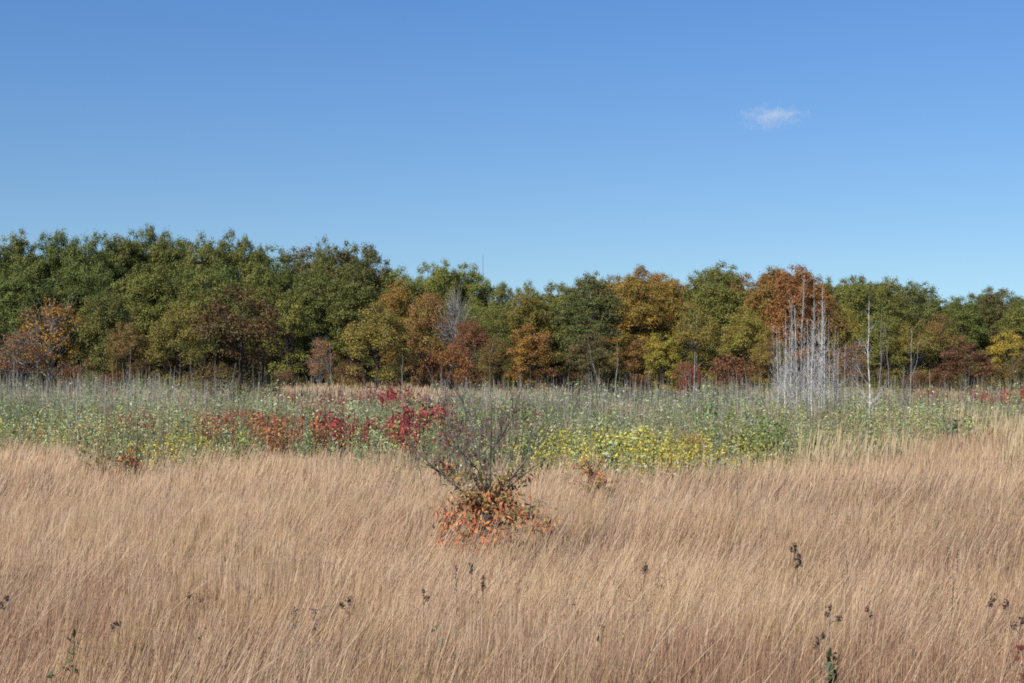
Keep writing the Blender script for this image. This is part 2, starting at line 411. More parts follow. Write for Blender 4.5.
def clear_of_patches(u, y):
    """weeds stand thin where a coloured plant patch grows, and just in front of it"""
    ok = np.ones(len(u), bool)
    for P_ in PT:
        d0 = patch_d(P_[1], P_[8])
        if P_[2] > 100 and P_[4] < 20: continue
        m_ = (np.abs(u - P_[0]) < P_[2] / 2 + 3) & (y > d0 - P_[3] - d0 * .09) & (y < d0 + P_[3] + 1)
        ok &= ~(m_ & (RNG.random(len(u)) < .5))
    return ok


# ------------------------------------------------------------------ mid-field weeds (uncountable mass)
MINT = np.array([0.36, 0.43, 0.20]); GGREEN = np.array([0.14, 0.20, 0.055]); LILAC = np.array([0.36, 0.33, 0.29]); DGREEN = np.array([0.085, 0.12, 0.04])
YELLOW = np.array([0.60, 0.50, 0.07]); WHITEY = np.array([0.62, 0.62, 0.48]); BLUEG = np.array([0.16, 0.21, 0.18]); OLIV = np.array([0.28, 0.26, 0.08])
ORANGE = np.array([0.45, 0.19, 0.06]); CRIM = np.array([0.34, 0.035, 0.04])


def weeds(n, d0, d1, nleaf, lsize, hh, stemw, stemtop=0.35):
    x, y = scatter(n, d0, d1, 0.40, 6.0)
    k = (y > edge_d(x, y) + RNG.normal(0.0, 2.6, len(x)))
    u = U(x, y)
    k &= ~((u > 262) & (u < 430) & (y > 80) & (RNG.random(len(x)) < .93))
    k &= vnoise(x * .35, y * .25, 81) > 0.22
    k &= clear_of_patches(u, y)
    x, y, u = x[k], y[k], u[k]; n = len(x)
    pn = vnoise(x * .28, y * .16, 91); pn2 = vnoise(x * .6, y * .35, 95)
    h = hh * (0.55 + 0.85 * pn) * np.interp(u, [0, 260, 330], [1.3, 1.2, 1.08]) * (1 + RNG.normal(0, .12, n)).clip(.5, 1.5)
    h = h * np.interp(y - edge_d(x, y), [-3, 4], [.6, 1])
    base = np.stack([x, y, gz(x, y)], 1)
    typ = np.zeros(n, int)                         # 0 grey green 1 mint 2 lilac dead 3 dark green 4 yellow 5 olive
    r = RNG.random(n)
    typ[(r < .30) | (pn > .68)] = 1
    typ[(pn2 > .6) & (r > .45)] = 3
    typ[(pn < .27) & (r > .3)] = 2
    typ[(y > 74) & (RNG.random(n) < .45)] = 2
    yb = (u > 560) & (u < 780) & (y < 44)
    typ[yb & (RNG.random(n) < .55)] = 4
    typ[(u > 770) & (y > 46) & (RNG.random(n) < .4)] = 5
    typ[(u > 770) & (RNG.random(n) < .3)] = 1
    typ[(u < 220) & (y < 50) & (RNG.random(n) < .35)] = 5
    typ[(u > 720) & (y < 50) & (RNG.random(n) < .45)] = 5
    cols = np.array([GGREEN, MINT * .8, LILAC, DGREEN * 1.3, YELLOW * .8, OLIV])
    cl = fbm(x * .9, y * .45, 120, 2); h = h * (.62 + .8 * vnoise(x * 1.1, y * .55, 125))
    c = cols[typ] * (0.7 + .6 * RNG.random(n))[:, None] * (.35 + 1.3 * cl)[:, None]
    stemc = np.where((typ == 2)[:, None], LILAC, LILAC * .3 + c * .5)
    sh = h * (1 + stemtop * RNG.random(n))
    P1 = ribbons(base, sh, sh * .06, RNG.uniform(-3, 3, n), np.full(n, stemw), RNG.uniform(-.8, .8, n), [(0, 1), (.6, .9), (1, .5)], stemc * .7, stemc)
    # leaves
    m = RNG.poisson(nleaf * np.where(typ == 2, .25, 1.0))
    idx = np.repeat(np.arange(n), m); q = len(idx)
    t = RNG.beta(2.2, 1.3, q)
    rad = 0.05 + 0.22 * RNG.random(q) * (1.15 - t * .6)
    an = RNG.uniform(0, 6.283, q)
    Lp = base[idx] + np.stack([rad * np.cos(an), rad * np.sin(an), t * h[idx] + 0.05], 1)
    nr = np.stack([np.cos(an) * .5, np.sin(an) * .5 - .2, np.full(q, .6)], 1) + RNG.normal(0, .5, (q, 3))
    Vl, Fl = leafquads(Lp, nr, lsize * np.ones(q), .42, 0.3)
    lc = c[idx] * (0.65 + .8 * RNG.random(q))[:, None]
    rr = RNG.random(q)
    lc = np.where((rr < np.where(y[idx] < 55, .09, .04))[:, None], WHITEY * .85, lc)
    lc = np.where(((rr > .89) & (y[idx] < 50))[:, None], YELLOW * .8, lc)
    lc = np.where(((rr > .86) & (rr <= .89))[:, None], ORANGE * .7, lc)
    return [P1, (Vl, Fl, np.repeat(lc, 4, 0))]


W = weeds(9500, 28, 60, 20, 0.075, 1.2, 0.008) + weeds(8500, 55, 95, 12, 0.13, 1.15, 0.012) + weeds(10000, 90, 178, 5, 0.2, 1.1, 0.03, 0.5)
# dead grey stems standing above the weeds
def deadstems(n, d0, d1, hh, w, mask):
    x, y = scatter(n, d0, d1, 0.40, 6.0); k = mask(x, y); x, y = x[k], y[k]; n = len(x)
    h = hh * (.6 + .7 * RNG.random(n)); b = np.stack([x, y, gz(x, y)], 1)
    c = (LILAC * (0.7 + .7 * RNG.random(n))[:, None])
    return ribbons(b, h, h * .12 * RNG.random(n), RNG.uniform(-3, 3, n), w * (.6 + .8 * RNG.random(n)), RNG.uniform(-.7, .7, n), [(0, 1), (.6, .8), (1, .4)], c * .8, c)
W += [deadstems(3000, 58, 105, 2.1, .020, lambda x, y: (U(x, y) < 262) & (vnoise(x * .2, y * .1, 99) > .5)),
      deadstems(2000, 52, 105, 1.9, .018, lambda x, y: (U(x, y) > 480) & (U(x, y) < 800) & (vnoise(x * .2, y * .1, 98) > .5)),
      deadstems(900, 56, 110, 1.8, .018, lambda x, y: (U(x, y) > 800) & (vnoise(x * .2, y * .1, 97) > .3)),
      deadstems(500, 50, 90, 1.6, .015, lambda x, y: (U(x, y) > 260) & (U(x, y) < 500))]
# small olive forbs standing among the grass at right and along its far edge
def forblets(n, d0, d1, u0, u1):
    y = RNG.uniform(d0, d1, n); x = X(RNG.uniform(u0, u1, n), y); k = vnoise(x * .9, y * .6, 88) > .45; x, y = x[k], y[k]; n = len(x)
    P_ = np.stack([x, y, gz(x, y) + RNG.uniform(.85, 1.2, n)], 1).repeat(7, 0) + RNG.normal(0, .035, (n * 7, 3))
    v_, f_ = leafquads(P_, RNG.normal(0, .7, (n * 7, 3)) + np.array([0, -.3, .3]), np.full(n * 7, .035), .5)
    return v_, f_, np.repeat(np.where(RNG.random((n * 7, 1)) < .5, OLIV, BRN) * RNG.uniform(.5, 1.1, (n * 7, 1)), 4, 0)
W += [forblets(260, 19, 24, 820, 1100), forblets(120, 9.5, 14, -60, 1090), forblets(160, 24, 31, 350, 480)]
V, F, C = merge(W)
tag(build('weeds', V, F, M_WEED, col=C), 'grey green and mint weeds with dead grey stems across the middle of the field', kind='stuff')

# ------------------------------------------------------------------ tubes
def tubes(lines, sides=5):
    """lines: list of (pts (k,3), radii (k))"""
    vs, fs, o = [], [], 0
    for pts, rad in lines:
        pts = np.asarray(pts, float); k = len(pts)
        dirs = np.gradient(pts, axis=0); dirs /= np.linalg.norm(dirs, axis=1, keepdims=True) + 1e-9
        ref = np.array([1.0, 0.1, 0.05]) if abs(dirs[0][0]) < .8 else np.array([0, 1.0, 0.05])
        a = np.cross(dirs, ref); a /= np.linalg.norm(a, axis=1, keepdims=True) + 1e-9
        b = np.cross(dirs, a)
        th = np.arange(sides) / sides * 2 * np.pi
        R = np.asarray(rad, float)[:, None, None]
        ring = pts[:, None] + R * (np.cos(th)[None, :, None] * a[:, None] + np.sin(th)[None, :, None] * b[:, None])
        vs.append(ring.reshape(-1, 3))
        i = np.arange(k - 1)[:, None] * sides; j = np.arange(sides)[None]
        j2 = (j + 1) % sides
        fs.append(np.stack([i + j, i + j2, i + sides + j2, i + sides + j], -1).reshape(-1, 4) + o)
        o += k * sides
    return np.concatenate(vs), np.concatenate(fs)


def curvy(p0, p1, n=4, wob=.05, up=0.0):
    p0 = np.asarray(p0, float); p1 = np.asarray(p1, float); t = np.linspace(0, 1, n)[:, None]
    ln = np.linalg.norm(p1 - p0)
    P = p0 + (p1 - p0) * t
    P[1:-1] += RNG.normal(0, wob * ln, (n - 2, 3))
    P[:, 2] += (up * ln * (t * t - t)).ravel()
    return P


# ------------------------------------------------------------------ tree prototypes
def tree_proto(H, W, base, nlobe, nleaf, leaf, lobe=(.13, .22), twigs=0, pw=.62, flat=.8, skirt=False, small=0):
    """returns (trunk mesh data, limb mesh data, crown mesh data) as V,F,(C)"""
    cz = (base + H) / 2; hz = (H - base) / 2
    # lobe centres through the ellipsoid, more near its surface
    D = sph(nlobe); rf = RNG.uniform(.25, .76, nlobe) ** .7
    zz = D[:, 2] * rf
    if skirt:                                       # branches sweep wide and low
        lo_ = D[:, 2] < .1; hl = np.linalg.norm(D[:, :2], axis=1) + 1e-6
        D[lo_, :2] *= (np.maximum(hl, .86) / hl)[lo_, None]; zz = np.where(lo_, np.clip(zz * 2.1, -.98, 1), zz)
    wide = np.where(zz < 0, 1.0, 1.0 - .35 * zz ** 2)
    Cn = np.stack([D[:, 0] * rf * W / 2 * wide, D[:, 1] * rf * W / 2 * wide, cz + zz * hz * .93], 1)
    Cn[:, :2] *= 1 + RNG.normal(0, .08, (nlobe, 1))
    R = RNG.uniform(*lobe, nlobe) * W * (1 - .2 * np.abs(zz))
    if small:                                       # small shoots breaking the upper outline
        D2 = sph(small); D2[:, 2] = np.abs(D2[:, 2]) * .9 + .1; D2 /= np.linalg.norm(D2, axis=1, keepdims=True)
        k2 = RNG.uniform(.74, .93, small)
        C2 = np.stack([D2[:, 0] * k2 * W / 2 * .88, D2[:, 1] * k2 * W / 2 * .88, cz + D2[:, 2] * k2 * hz * .95], 1)
        Cn = np.concatenate([Cn, C2]); R = np.concatenate([R, RNG.uniform(.06, .105, small) * W]); nlobe += small
    # limbs
    tt = np.array([0, .1, .3, .5, .7, .88]); wob = RNG.normal(0, .012 * H, (6, 2)); wob[0] = 0
    tp = np.column_stack([wob[:, 0], wob[:, 1], tt * H]); tp[0, 2] = -0.3
    r0 = H * .017
    trunk = tubes([(tp, r0 * np.array([1.35, 1, .8, .58, .33, .1]))], 8)
    lim = []
    for i in RNG.permutation(nlobe)[:min(nlobe, 26)]:
        zt = max(base * .8 + .3, Cn[i, 2] - np.hypot(Cn[i, 0], Cn[i, 1]) * .8 - .3)
        zt = min(zt, H * .85); f = zt / H
        c0 = np.array([np.interp(f, tt, tp[:, 0]), np.interp(f, tt, tp[:, 1]), zt])
        rr = r0 * (1 - f) * .5 + .02
        L0 = curvy(c0, Cn[i], 5, .04, .25); lim.append((L0, rr * np.array([1, .8, .6, .4, .2])))
        for _ in range(2):
            j = RNG.integers(2, 4); lim.append((curvy(L0[j], Cn[i] + sph(1)[0] * R[i], 3, .06), rr * np.array([.45, .3, .12])))
    for _ in range(twigs):
        i = RNG.integers(nlobe); e = Cn[i] + sph(1)[0] * R[i] * 1.5 + np.array([0, 0, R[i] * .6])
        lim.append((curvy(Cn[i] * np.array([.5, .5, .93]), e, 4, .05), H * .0022 * np.array([1.6, 1.1, .8, .4])))
    limbs = tubes(lim, 4)
    crown = None
    if nleaf:
        wgt = R ** 1.8; idx = RNG.choice(nlobe, nleaf, p=wgt / wgt.sum())
        d = sph(nleaf); d[:, 2] = np.where(d[:, 2] < -.35, -d[:, 2] * .6, d[:, 2])
        rr = RNG.uniform(.35, 1.06, nleaf) ** .5
        # ragged lobe surface
        rg = 1 + .14 * np.sin(d[:, 0] * 5 + idx) * np.sin(d[:, 1] * 5 + idx * 2.1) * np.cos(d[:, 2] * 4 + idx) + RNG.normal(0, .09, nleaf)
        tiny = idx >= nlobe - small; rr = np.where(tiny, RNG.random(nleaf) ** .6, rr); d[:, 2] = np.where(tiny, d[:, 2] * 1.45, d[:, 2])
        P = Cn[idx] + d * (R[idx] * rr * rg)[:, None] * np.array([1, 1, flat])
        P = P[P[:, 2] > .25 + base * .3]; q = len(P); idx = idx[:q]; d = d[:q]
        nr = d * .8 + np.array([0, -.05, .4]) + RNG.normal(0, .5, (q, 3))
        Vl, Fl = leafquads(P, nr, np.full(q, leaf), pw)
        lt = RNG.random(nlobe); 
        tint = np.clip(lt[idx] * .75 + RNG.normal(0, .2, q) + .15 * (P[:, 2] / H - .5), 0, 1)
        var = np.clip(.5 + (RNG.random(nlobe)[idx] - .5) * .35 + RNG.normal(0, .2, q), 0, 1)
        Cc = np.stack([tint, var, np.zeros(q)], 1)
        crown = (Vl, Fl, np.repeat(Cc, 4, 0))
    return trunk, limbs, crown, (H, W)


PROTO = {}
def mk(kind, n, **k):
    L_ = []
    for _ in range(n):
        tr, li, cr, hw = tree_proto(**k)
        a = build('trunk', *tr, M_BARK, smooth=True); b = build('branches', *li, M_BARK)
        c = build('crown', cr[0], cr[1], M_LEAF, col=cr[2]) if cr else None
        ms = [o.data for o in (a, b, c) if o]
        for o in (a, b, c):
            if o: bpy.data.objects.remove(o)
        L_.append((ms, hw))
    PROTO[kind] = L_


mk('tall', 7, H=18, W=10, base=2.0, nlobe=92, nleaf=30000, leaf=.215, lobe=(.10, .17), small=46)
mk('round', 6, H=11, W=9.5, base=.2, nlobe=80, nleaf=24000, leaf=.17, lobe=(.09, .165), skirt=True, small=36)
mk('cone', 3, H=10, W=7, base=.4, nlobe=80, nleaf=15000, leaf=.17, lobe=(.09, .15), skirt=True, small=20)
mk('sparse', 3, H=10, W=7.5, base=1.5, nlobe=60, nleaf=4200, leaf=.2, lobe=(.10, .17), twigs=160)
mk('shrub', 4, H=3.6, W=4.2, base=.1, nlobe=44, nleaf=4600, leaf=.13, lobe=(.11, .19), skirt=True)
mk('bare', 3, H=12, W=8, base=2.5, nlobe=80, nleaf=0, leaf=.2, lobe=(.10, .2), twigs=330)

USED = {}


def tree(name, kind, px, topy, wpx, d, ca, cb, label, cat='tree', group=None, bark=None, variant=None):
    ms, (H, W) = PROTO[kind][variant if variant is not None else USED.get(kind, 0) % len(PROTO[kind])]
    USED[kind] = USED.get(kind, 0) + 1
    x = X(px, d); z0 = float(gz(x, d)) if d < 150 else 0.0
    h = Z(topy, d) - z0; w = wpx / FPX * d
    r = empty(name, (x, d, z0), random.uniform(0, 6.28), (w / W, w / W, h / H * (1.045 if kind == 'tall' else 1.02)))
    tag(r, label, cat, group)
    for me, nm in zip(ms, ('trunk', 'branches', 'crown')):
        o = bpy.data.objects.new(nm, me); COL.objects.link(o); o.parent = r
        o.color = (*ca, 1); o['colour_b'] = [float(q) for q in cb]
        if nm != 'crown' and bark is not None:
            o.material_slots[0].link = 'OBJECT'; o.material_slots[0].material = bark
    return r


def C3(*a): return tuple(a)
dgreen = (.105, .135, .034); green = (.16, .185, .042); lgreen = (.24, .24, .045); olive = (.185, .168, .042); golive = (.265, .20, .045)
gold = (.35, .21, .042); orange = (.31, .15, .042); rust = (.245, .115, .05); brown = (.165, .10, .048); redbr = (.20, .09, .045); yellow = (.46, .34, .05)
grgreen = (.13, .13, .05); pinkbr = (.29, .17, .10); crim = (.26, .05, .045); dbrown = (.12, .07, .038)

# ---- tall back row along the skyline
SKY = np.array([(-140, 250), (-60, 246), (0, 243), (15, 231), (45, 228), (70, 236), (100, 233), (130, 232), (150, 227), (172, 228), (188, 233), (205, 239), (230, 234), (258, 237), (278, 249), (300, 245),
                (320, 241), (343, 241), (358, 240), (374, 248), (390, 268), (405, 267), (430, 261), (455, 260), (474, 268), (488, 280), (505, 279), (530, 278), (560, 280), (580, 276), (610, 271),
                (640, 267), (665, 271), (682, 276), (702, 267), (722, 267), (745, 275), (768, 267), (788, 264), (808, 270), (820, 282), (838, 281), (860, 273), (885, 276), (905, 283), (918, 281),
                (932, 286), (948, 293), (965, 291), (980, 285), (1000, 290), (1024, 296), (1080, 294), (1160, 290)])
def skyline(u): return float(np.interp(u, SKY[:, 0], SKY[:, 1]))
def backcol(u):
    if u < 285: return random.choice([(dgreen, green), (green, dgreen), (green, olive), (dgreen, olive)]), 'dark green'
    if u < 392: return random.choice([(dgreen, olive), (dgreen, brown)]), 'dark olive green'
    if u < 485: return (green, lgreen), 'bright green'
    if u < 560: return (olive, green), 'olive green'
    if u < 605: return (grgreen, olive), 'grey green'
    if u < 682: return random.choice([(gold, olive), (gold, orange), (orange, olive)]), 'golden orange'
    if u < 745: return (olive, green), 'olive green'
    if u < 822: return random.choice([(orange, olive), (rust, golive), (orange, rust)]), 'rusty orange'
    if u < 905: return (green, olive), 'green'
    return random.choice([(dgreen, olive), (green, dgreen), (grgreen, olive)]), 'dull green'
crests = [-8, 30, 58, 86, 115, 140, 161, 190, 218, 245, 268, 288, 312, 341, 370, 388, 414, 442, 470, 490, 516, 543, 570, 598, 627, 655, 684, 716, 745, 778, 806, 826, 850, 874, 900, 933, 966, 992, 1018]
crests = [16, 44, 72, 101, 129, 151, 172, 206, 231, 259, 300, 324, 357, 400, 428, 456, 503, 529, 558, 583, 612, 642, 668, 703, 728, 766, 790, 838, 862, 886, 916, 951, 981, 1003] + [c for c in crests if c % 3]
def say(u):
    pts = [(0, 'left edge of the photo'), (125, 'golden thin tree'), (240, 'broad reddish brown oak'), (322, 'thin orange tree'), (380, 'broad golden olive oak'), (483, 'thin dark mast'),
           (590, 'grey green tree'), (690, 'red shrub'), (810, 'white trunks'), (872, 'lone white trunk'), (965, 'conical dark red brown tree'), (1024, 'right edge of the photo')]
    return min(pts, key=lambda p: abs(p[0] - u))[1]
crests.sort()
for i, u in enumerate(crests):
    d = float(np.interp(u, [0, 400, 700, 1024], [182, 205, 205, 225])) + random.uniform(-5, 5)
    (ca, cb), cn = backcol(u)
    wpx = random.uniform(40, 76)
    tree('oak_tree', 'tall', u, skyline(u) + random.choice([-3, -1, 1, 5]), wpx, d, ca, cb,
         f'{cn} skyline tree above the {say(u)}, crest {i + 1} from the left', 'tree', 'tall trees forming the skyline of the wood')
for u in (-120, -70, -25, 1050, 1095, 1150):
    (ca, cb), cn = backcol(u)
    tree('oak_tree', 'tall', u, skyline(u), 62, 200, ca, cb, 'tall green tree beyond the %s edge of the view' % ('left' if u < 0 else 'right'), 'tree', 'tall trees outside the ends of the view')
# ---- second row and infill behind the edge trees
k = 0
for row, (d0, dy, step) in enumerate(((170, 26, 34), (222, 6, 30))):
    u = -110 + row * 15
    while u < 1150:
        uu = u + random.uniform(-8, 8)
        (ca, cb), cn = backcol(uu)
        d = d0 * float(np.interp(uu, [0, 1024], [.94, 1.1])) + random.uniform(-5, 5)
        tree('oak_tree', 'tall', uu, skyline(uu) + dy + random.uniform(0, 16), random.uniform(40, 74), d, ca, cb,
             'green and olive tree standing deep in the wood, mostly covered by the trees before it', 'tree', 'trees deep in the wood')
        u += step
for row, (d0, py, wp, step) in enumerate(((166, 335, 56, 27), (192, 330, 54, 27), (236, 318, 54, 26))):
    u = -120 + row * 9
    while u < 1160:
        uu = u + random.uniform(-6, 6); ca, cb = random.choice([(dgreen, brown), (olive, dgreen), (olive, brown), (dbrown, olive), (rust, olive)])
        tree('young_oak', 'round', uu, py + random.uniform(-8, 12), wp * random.uniform(.85, 1.2), d0 + random.uniform(-5, 5), ca, cb,
             'low shaded young tree inside the wood, seen only through gaps between the front trees', 'tree', 'young trees inside the wood')
        u += step
# ---- individually placed trees of the wood's edge
E = [
 ('oak_tree', 'round', -40, 300, 90, 140, olive, brown, 'olive brown tree cut by the left edge of the photo'),
 ('maple_tree', 'sparse', 17, 322, 62, 128, rust, pinkbr, 'thin russet tree with pinkish brown leaves at the left edge of the photo'),
 ('maple_tree', 'sparse', 50, 287, 74, 132, gold, orange, 'thin golden orange tree near the left end, in front of dark green trees'),
 ('oak_tree', 'tall', 22, 268, 74, 155, dgreen, green, 'dark green tree rising behind the thin russet tree'),
 ('oak_tree', 'tall', 78, 262, 60, 160, dgreen, green, 'dark green tree rising just right of the golden orange tree'),
 ('oak_tree', 'round', 104, 285, 66, 148, olive, dgreen, 'olive green tree flecked with gold right of the golden orange tree'),
 ('oak_tree', 'round', 128, 318, 52, 142, olive, rust, 'small olive and rust tree beside a dark gap in the wood edge'),
 ('oak_tree', 'tall', 150, 265, 66, 160, green, olive, 'mid green tree standing over the dark gap in the wood edge'),
 ('oak_tree', 'round', 180, 300, 74, 142, olive, golive, 'broad dull olive tree left of the reddish brown oak'),
 ('oak_tree', 'tall', 205, 268, 74, 160, green, olive, 'green crown behind the broad dull olive tree'),
 ('oak_tree', 'round', 241, 281, 118, 98, (.105, .095, .028), (.14, .058, .032), 'broad reddish brown oak with branches low to the ground, nearest of the wood'),
 ('oak_tree', 'tall', 262, 262, 60, 158, green, olive, 'green crown just above the broad reddish brown oak'),
 ('oak_tree', 'cone', 288, 287, 56, 146, lgreen, olive, 'bright yellow green tree right of the reddish brown oak'),
 ('oak_tree', 'tall', 318, 262, 62, 162, dgreen, olive, 'dark olive tree above the thin orange tree'),
 ('oak_tree', 'tall', 352, 262, 66, 160, dgreen, olive, 'dark green tree left behind the golden olive oak'),
 ('maple_tree', 'sparse', 322, 333, 34, 138, orange, pinkbr, 'thin orange tree with a bare pale trunk beside the golden olive oak'),
 ('oak_tree', 'round', 376, 298, 86, 133, golive, olive, 'broad golden olive oak standing at the tan clearing'),
 ('oak_tree', 'tall', 398, 281, 56, 155, golive, orange, 'golden brown tree above the broad golden olive oak'),
 ('oak_tree', 'round', 430, 286, 62, 148, rust, golive, 'orange brown tree right of the golden olive oak'),
 ('oak_tree', 'shrub', 424, 343, 46, 136, rust, orange, 'low orange brown tree under the taller orange brown tree'),
 ('oak_tree', 'shrub', 452, 340, 46, 138, orange, redbr, 'low orange tree beside the red brown tree'),
 ('dead_tree', 'bare', 456, 283, 52, 146, rust, rust, 'leafless lilac grey tree between orange brown and red brown crowns'),
 ('oak_tree', 'round', 470, 315, 48, 143, redbr, rust, 'red brown tree left of the thin dark mast'),
 ('oak_tree', 'round', 494, 303, 54, 152, green, olive, 'green tree right behind the red brown tree'),
 ('oak_tree', 'round', 497, 335, 46, 140, olive, redbr, 'small olive tree with red lower leaves below the green tree'),
 ('oak_tree', 'cone', 532, 318, 60, 138, gold, rust, 'orange gold tree with branches close to the ground'),
 ('oak_tree', 'tall', 528, 290, 58, 160, olive, golive, 'olive tree above the orange gold tree'),
 ('oak_tree', 'tall', 560, 286, 58, 162, olive, green, 'olive green tree left of the grey green tree'),
 ('oak_tree', 'tall', 590, 277, 80, 150, grgreen, dgreen, 'large dark grey green tree with thin dull foliage'),
 ('oak_tree', 'cone', 588, 330, 54, 142, grgreen, brown, 'small dull grey green tree in front of the large grey green one'),
 ('oak_tree', 'tall', 632, 272, 66, 160, gold, olive, 'golden orange tree right of the large grey green tree'),
 ('oak_tree', 'tall', 664, 273, 56, 164, gold, olive, 'orange tree with a ragged top right of the golden one'),
 ('oak_tree', 'cone', 640, 330, 44, 150, rust, golive, 'small orange and olive tree under the golden orange tree'),
 ('maple_tree', 'cone', 663, 327, 46, 144, lgreen, yellow, 'small bright green tree with yellow lower leaves'),
 ('maple_shrub', 'shrub', 689, 360, 38, 135, crim, redbr, 'red shrub under the trees beside a pale trunk', 'shrub'),
 ('oak_tree', 'round', 697, 300, 60, 150, golive, olive, 'golden olive tree with a pale grey trunk over the red shrub'),
 ('oak_tree', 'tall', 722, 268, 66, 158, olive, green, 'tall open olive green tree behind the golden olive tree'),
 ('oak_tree', 'round', 745, 302, 60, 146, golive, lgreen, 'yellow olive tree left of the white trunks'),
 ('maple_shrub', 'shrub', 732, 352, 52, 136, redbr, rust, 'low red brown shrub right of the red shrub', 'shrub'),
 ('oak_tree', 'tall', 768, 276, 62, 154, orange, olive, 'orange tree left behind the white trunks'),
 ('oak_tree', 'tall', 796, 266, 72, 150, orange, rust, 'tall rusty orange tree behind the white trunks'),
 ('oak_tree', 'round', 826, 292, 56, 150, rust, olive, 'rust tree right behind the white trunks'),
 ('oak_tree', 'round', 772, 335, 50, 142, golive, brown, 'small olive brown tree seen through the left white trunks'),
 ('oak_tree', 'tall', 856, 276, 60, 158, green, olive, 'green tree right of the rust tree'),
 ('oak_tree', 'round', 843, 300, 48, 150, golive, lgreen, 'yellow olive tree right of the rust tree'),
 ('maple_tree', 'sparse', 852, 335, 44, 136, pinkbr, rust, 'thin pinkish brown tree left of the lone white trunk'),
 ('oak_tree', 'round', 884, 312, 60, 146, olive, green, 'olive tree behind the lone white trunk'),
 ('oak_tree', 'tall', 888, 279, 54, 160, olive, green, 'olive green tree above the lone white trunk'),
 ('oak_tree', 'tall', 916, 284, 60, 165, grgreen, green, 'blue green tree right of the lone white trunk'),
 ('oak_tree', 'round', 912, 318, 64, 146, olive, golive, 'olive tree behind the thin grey tree'),
 ('oak_tree', 'round', 940, 310, 58, 150, olive, rust, 'olive and rust tree left of the conical red brown tree'),
 ('oak_tree', 'tall', 962, 296, 56, 160, green, dgreen, 'green tree above the conical red brown tree'),
 ('oak_tree', 'cone', 966, 340, 60, 134, redbr, dbrown, 'conical dark red brown tree near the right end'),
 ('oak_tree', 'tall', 990, 292, 56, 165, dgreen, brown, 'dark brownish green tree near the right end of the skyline'),
 ('maple_tree', 'cone', 1008, 324, 48, 146, yellow, golive, 'golden yellow tree near the right edge of the photo'),
 ('oak_tree', 'tall', 1022, 300, 56, 160, olive, green, 'olive tree behind the golden yellow tree'),
 ('oak_tree', 'round', 1030, 348, 50, 138, brown, olive, 'brown tree cut by the right edge of the photo'),
 ('oak_tree', 'round', 1075, 310, 80, 150, olive, rust, 'olive and rust tree beyond the right edge'),
 ('oak_tree', 'round', 1130, 300, 80, 150, green, rust, 'green and rust tree far beyond the right edge'),
 ('oak_tree', 'round', -95, 290, 90, 150, green, rust, 'green and rust tree far beyond the left edge'),
]
for e in E:
    tree(e[0], e[1], e[2], e[3], e[4], e[5], e[6], e[7], e[8], e[9] if len(e) > 9 else 'tree', bark=(M_TWIG if e[1] == 'bare' else (M_PALEBARK if 'pale' in e[8] or 'thin' in e[8] else None)))
# low bushes at the foot of the wood
for i in range(46):
    u = -60 + i * 25 + random.uniform(-8, 8)
    if 262 < u < 470 and random.random() < .45: continue
    ca, cb = random.choice([(brown, rust), (dbrown, olive), (olive, brown), (redbr, brown), (grgreen, brown)])
    d = random.uniform(140, 152)
    tree('understory_bush', 'shrub', u, random.uniform(357, 372), random.uniform(26, 40), d, ca, cb, 'low dull brown and olive bush in the shade at the foot of the wood', 'bush', 'bushes at the foot of the wood')


# ------------------------------------------------------------------ bare poles and white trunks
def bare_tree(name, px, topy, d, r0, bark, label, cat='tree', group=None, twk=.15, twm=None, nb=26, blen=.16, bz0=.3, crook=.012, fork=False, sw=0.0, upness=1.6, hz=None):
    x = X(px, d); z0 = float(gz(x, d)); H = Z(topy, d) - z0
    root = empty(name, (x, d, z0)); tag(root, label, cat, group)
    k = 9; t = np.linspace(0, 1, k)
    w = np.cumsum(RNG.normal(0, crook * H, (k, 2)), 0) * .7; w[0] = 0; w[:, 0] += sw * H * t ** 1.3
    P = np.column_stack([w[:, 0], w[:, 1], t * H]); P[0, 2] = -.2
    lines = [(P, r0 * (1 - t * .86))]
    if fork:
        j = 4; e = P[j] + np.array([.11 * H, .02 * H, .42 * H]); Q = curvy(P[j], e, 5, .03, .3); lines.append((Q, r0 * .45 * np.array([1, .8, .6, .4, .2])))
    build('trunk', *tubes(lines, 7), bark, root, smooth=True)
    br = []
    for _ in range(nb):
        f = RNG.uniform(bz0, .97); a = RNG.uniform(0, 6.283); c0 = np.array([np.interp(f, t, P[:, i]) for i in range(3)])
        L_ = H * blen * (1.15 - f) * RNG.uniform(.5, 1.3)
        v = np.array([math.cos(a), math.sin(a), RNG.uniform(.6, 1) * upness]); v /= np.linalg.norm(v)
        Q = curvy(c0, c0 + v * L_, 4, .05, .15); rb = r0 * twk * (1.1 - f) + .003
        br.append((Q, rb * np.array([1, .75, .5, .25])))
        for _ in range(3):
            s = Q[RNG.integers(1, 3)]; v2 = v + RNG.normal(0, .4, 3) + np.array([0, 0, .3]); v2 /= np.linalg.norm(v2)
            br.append((curvy(s, s + v2 * L_ * .5, 3, .05), rb * np.array([.5, .35, .2])))
    build('branches', *tubes(br, 3), twm or M_TWIG, root)
    return root


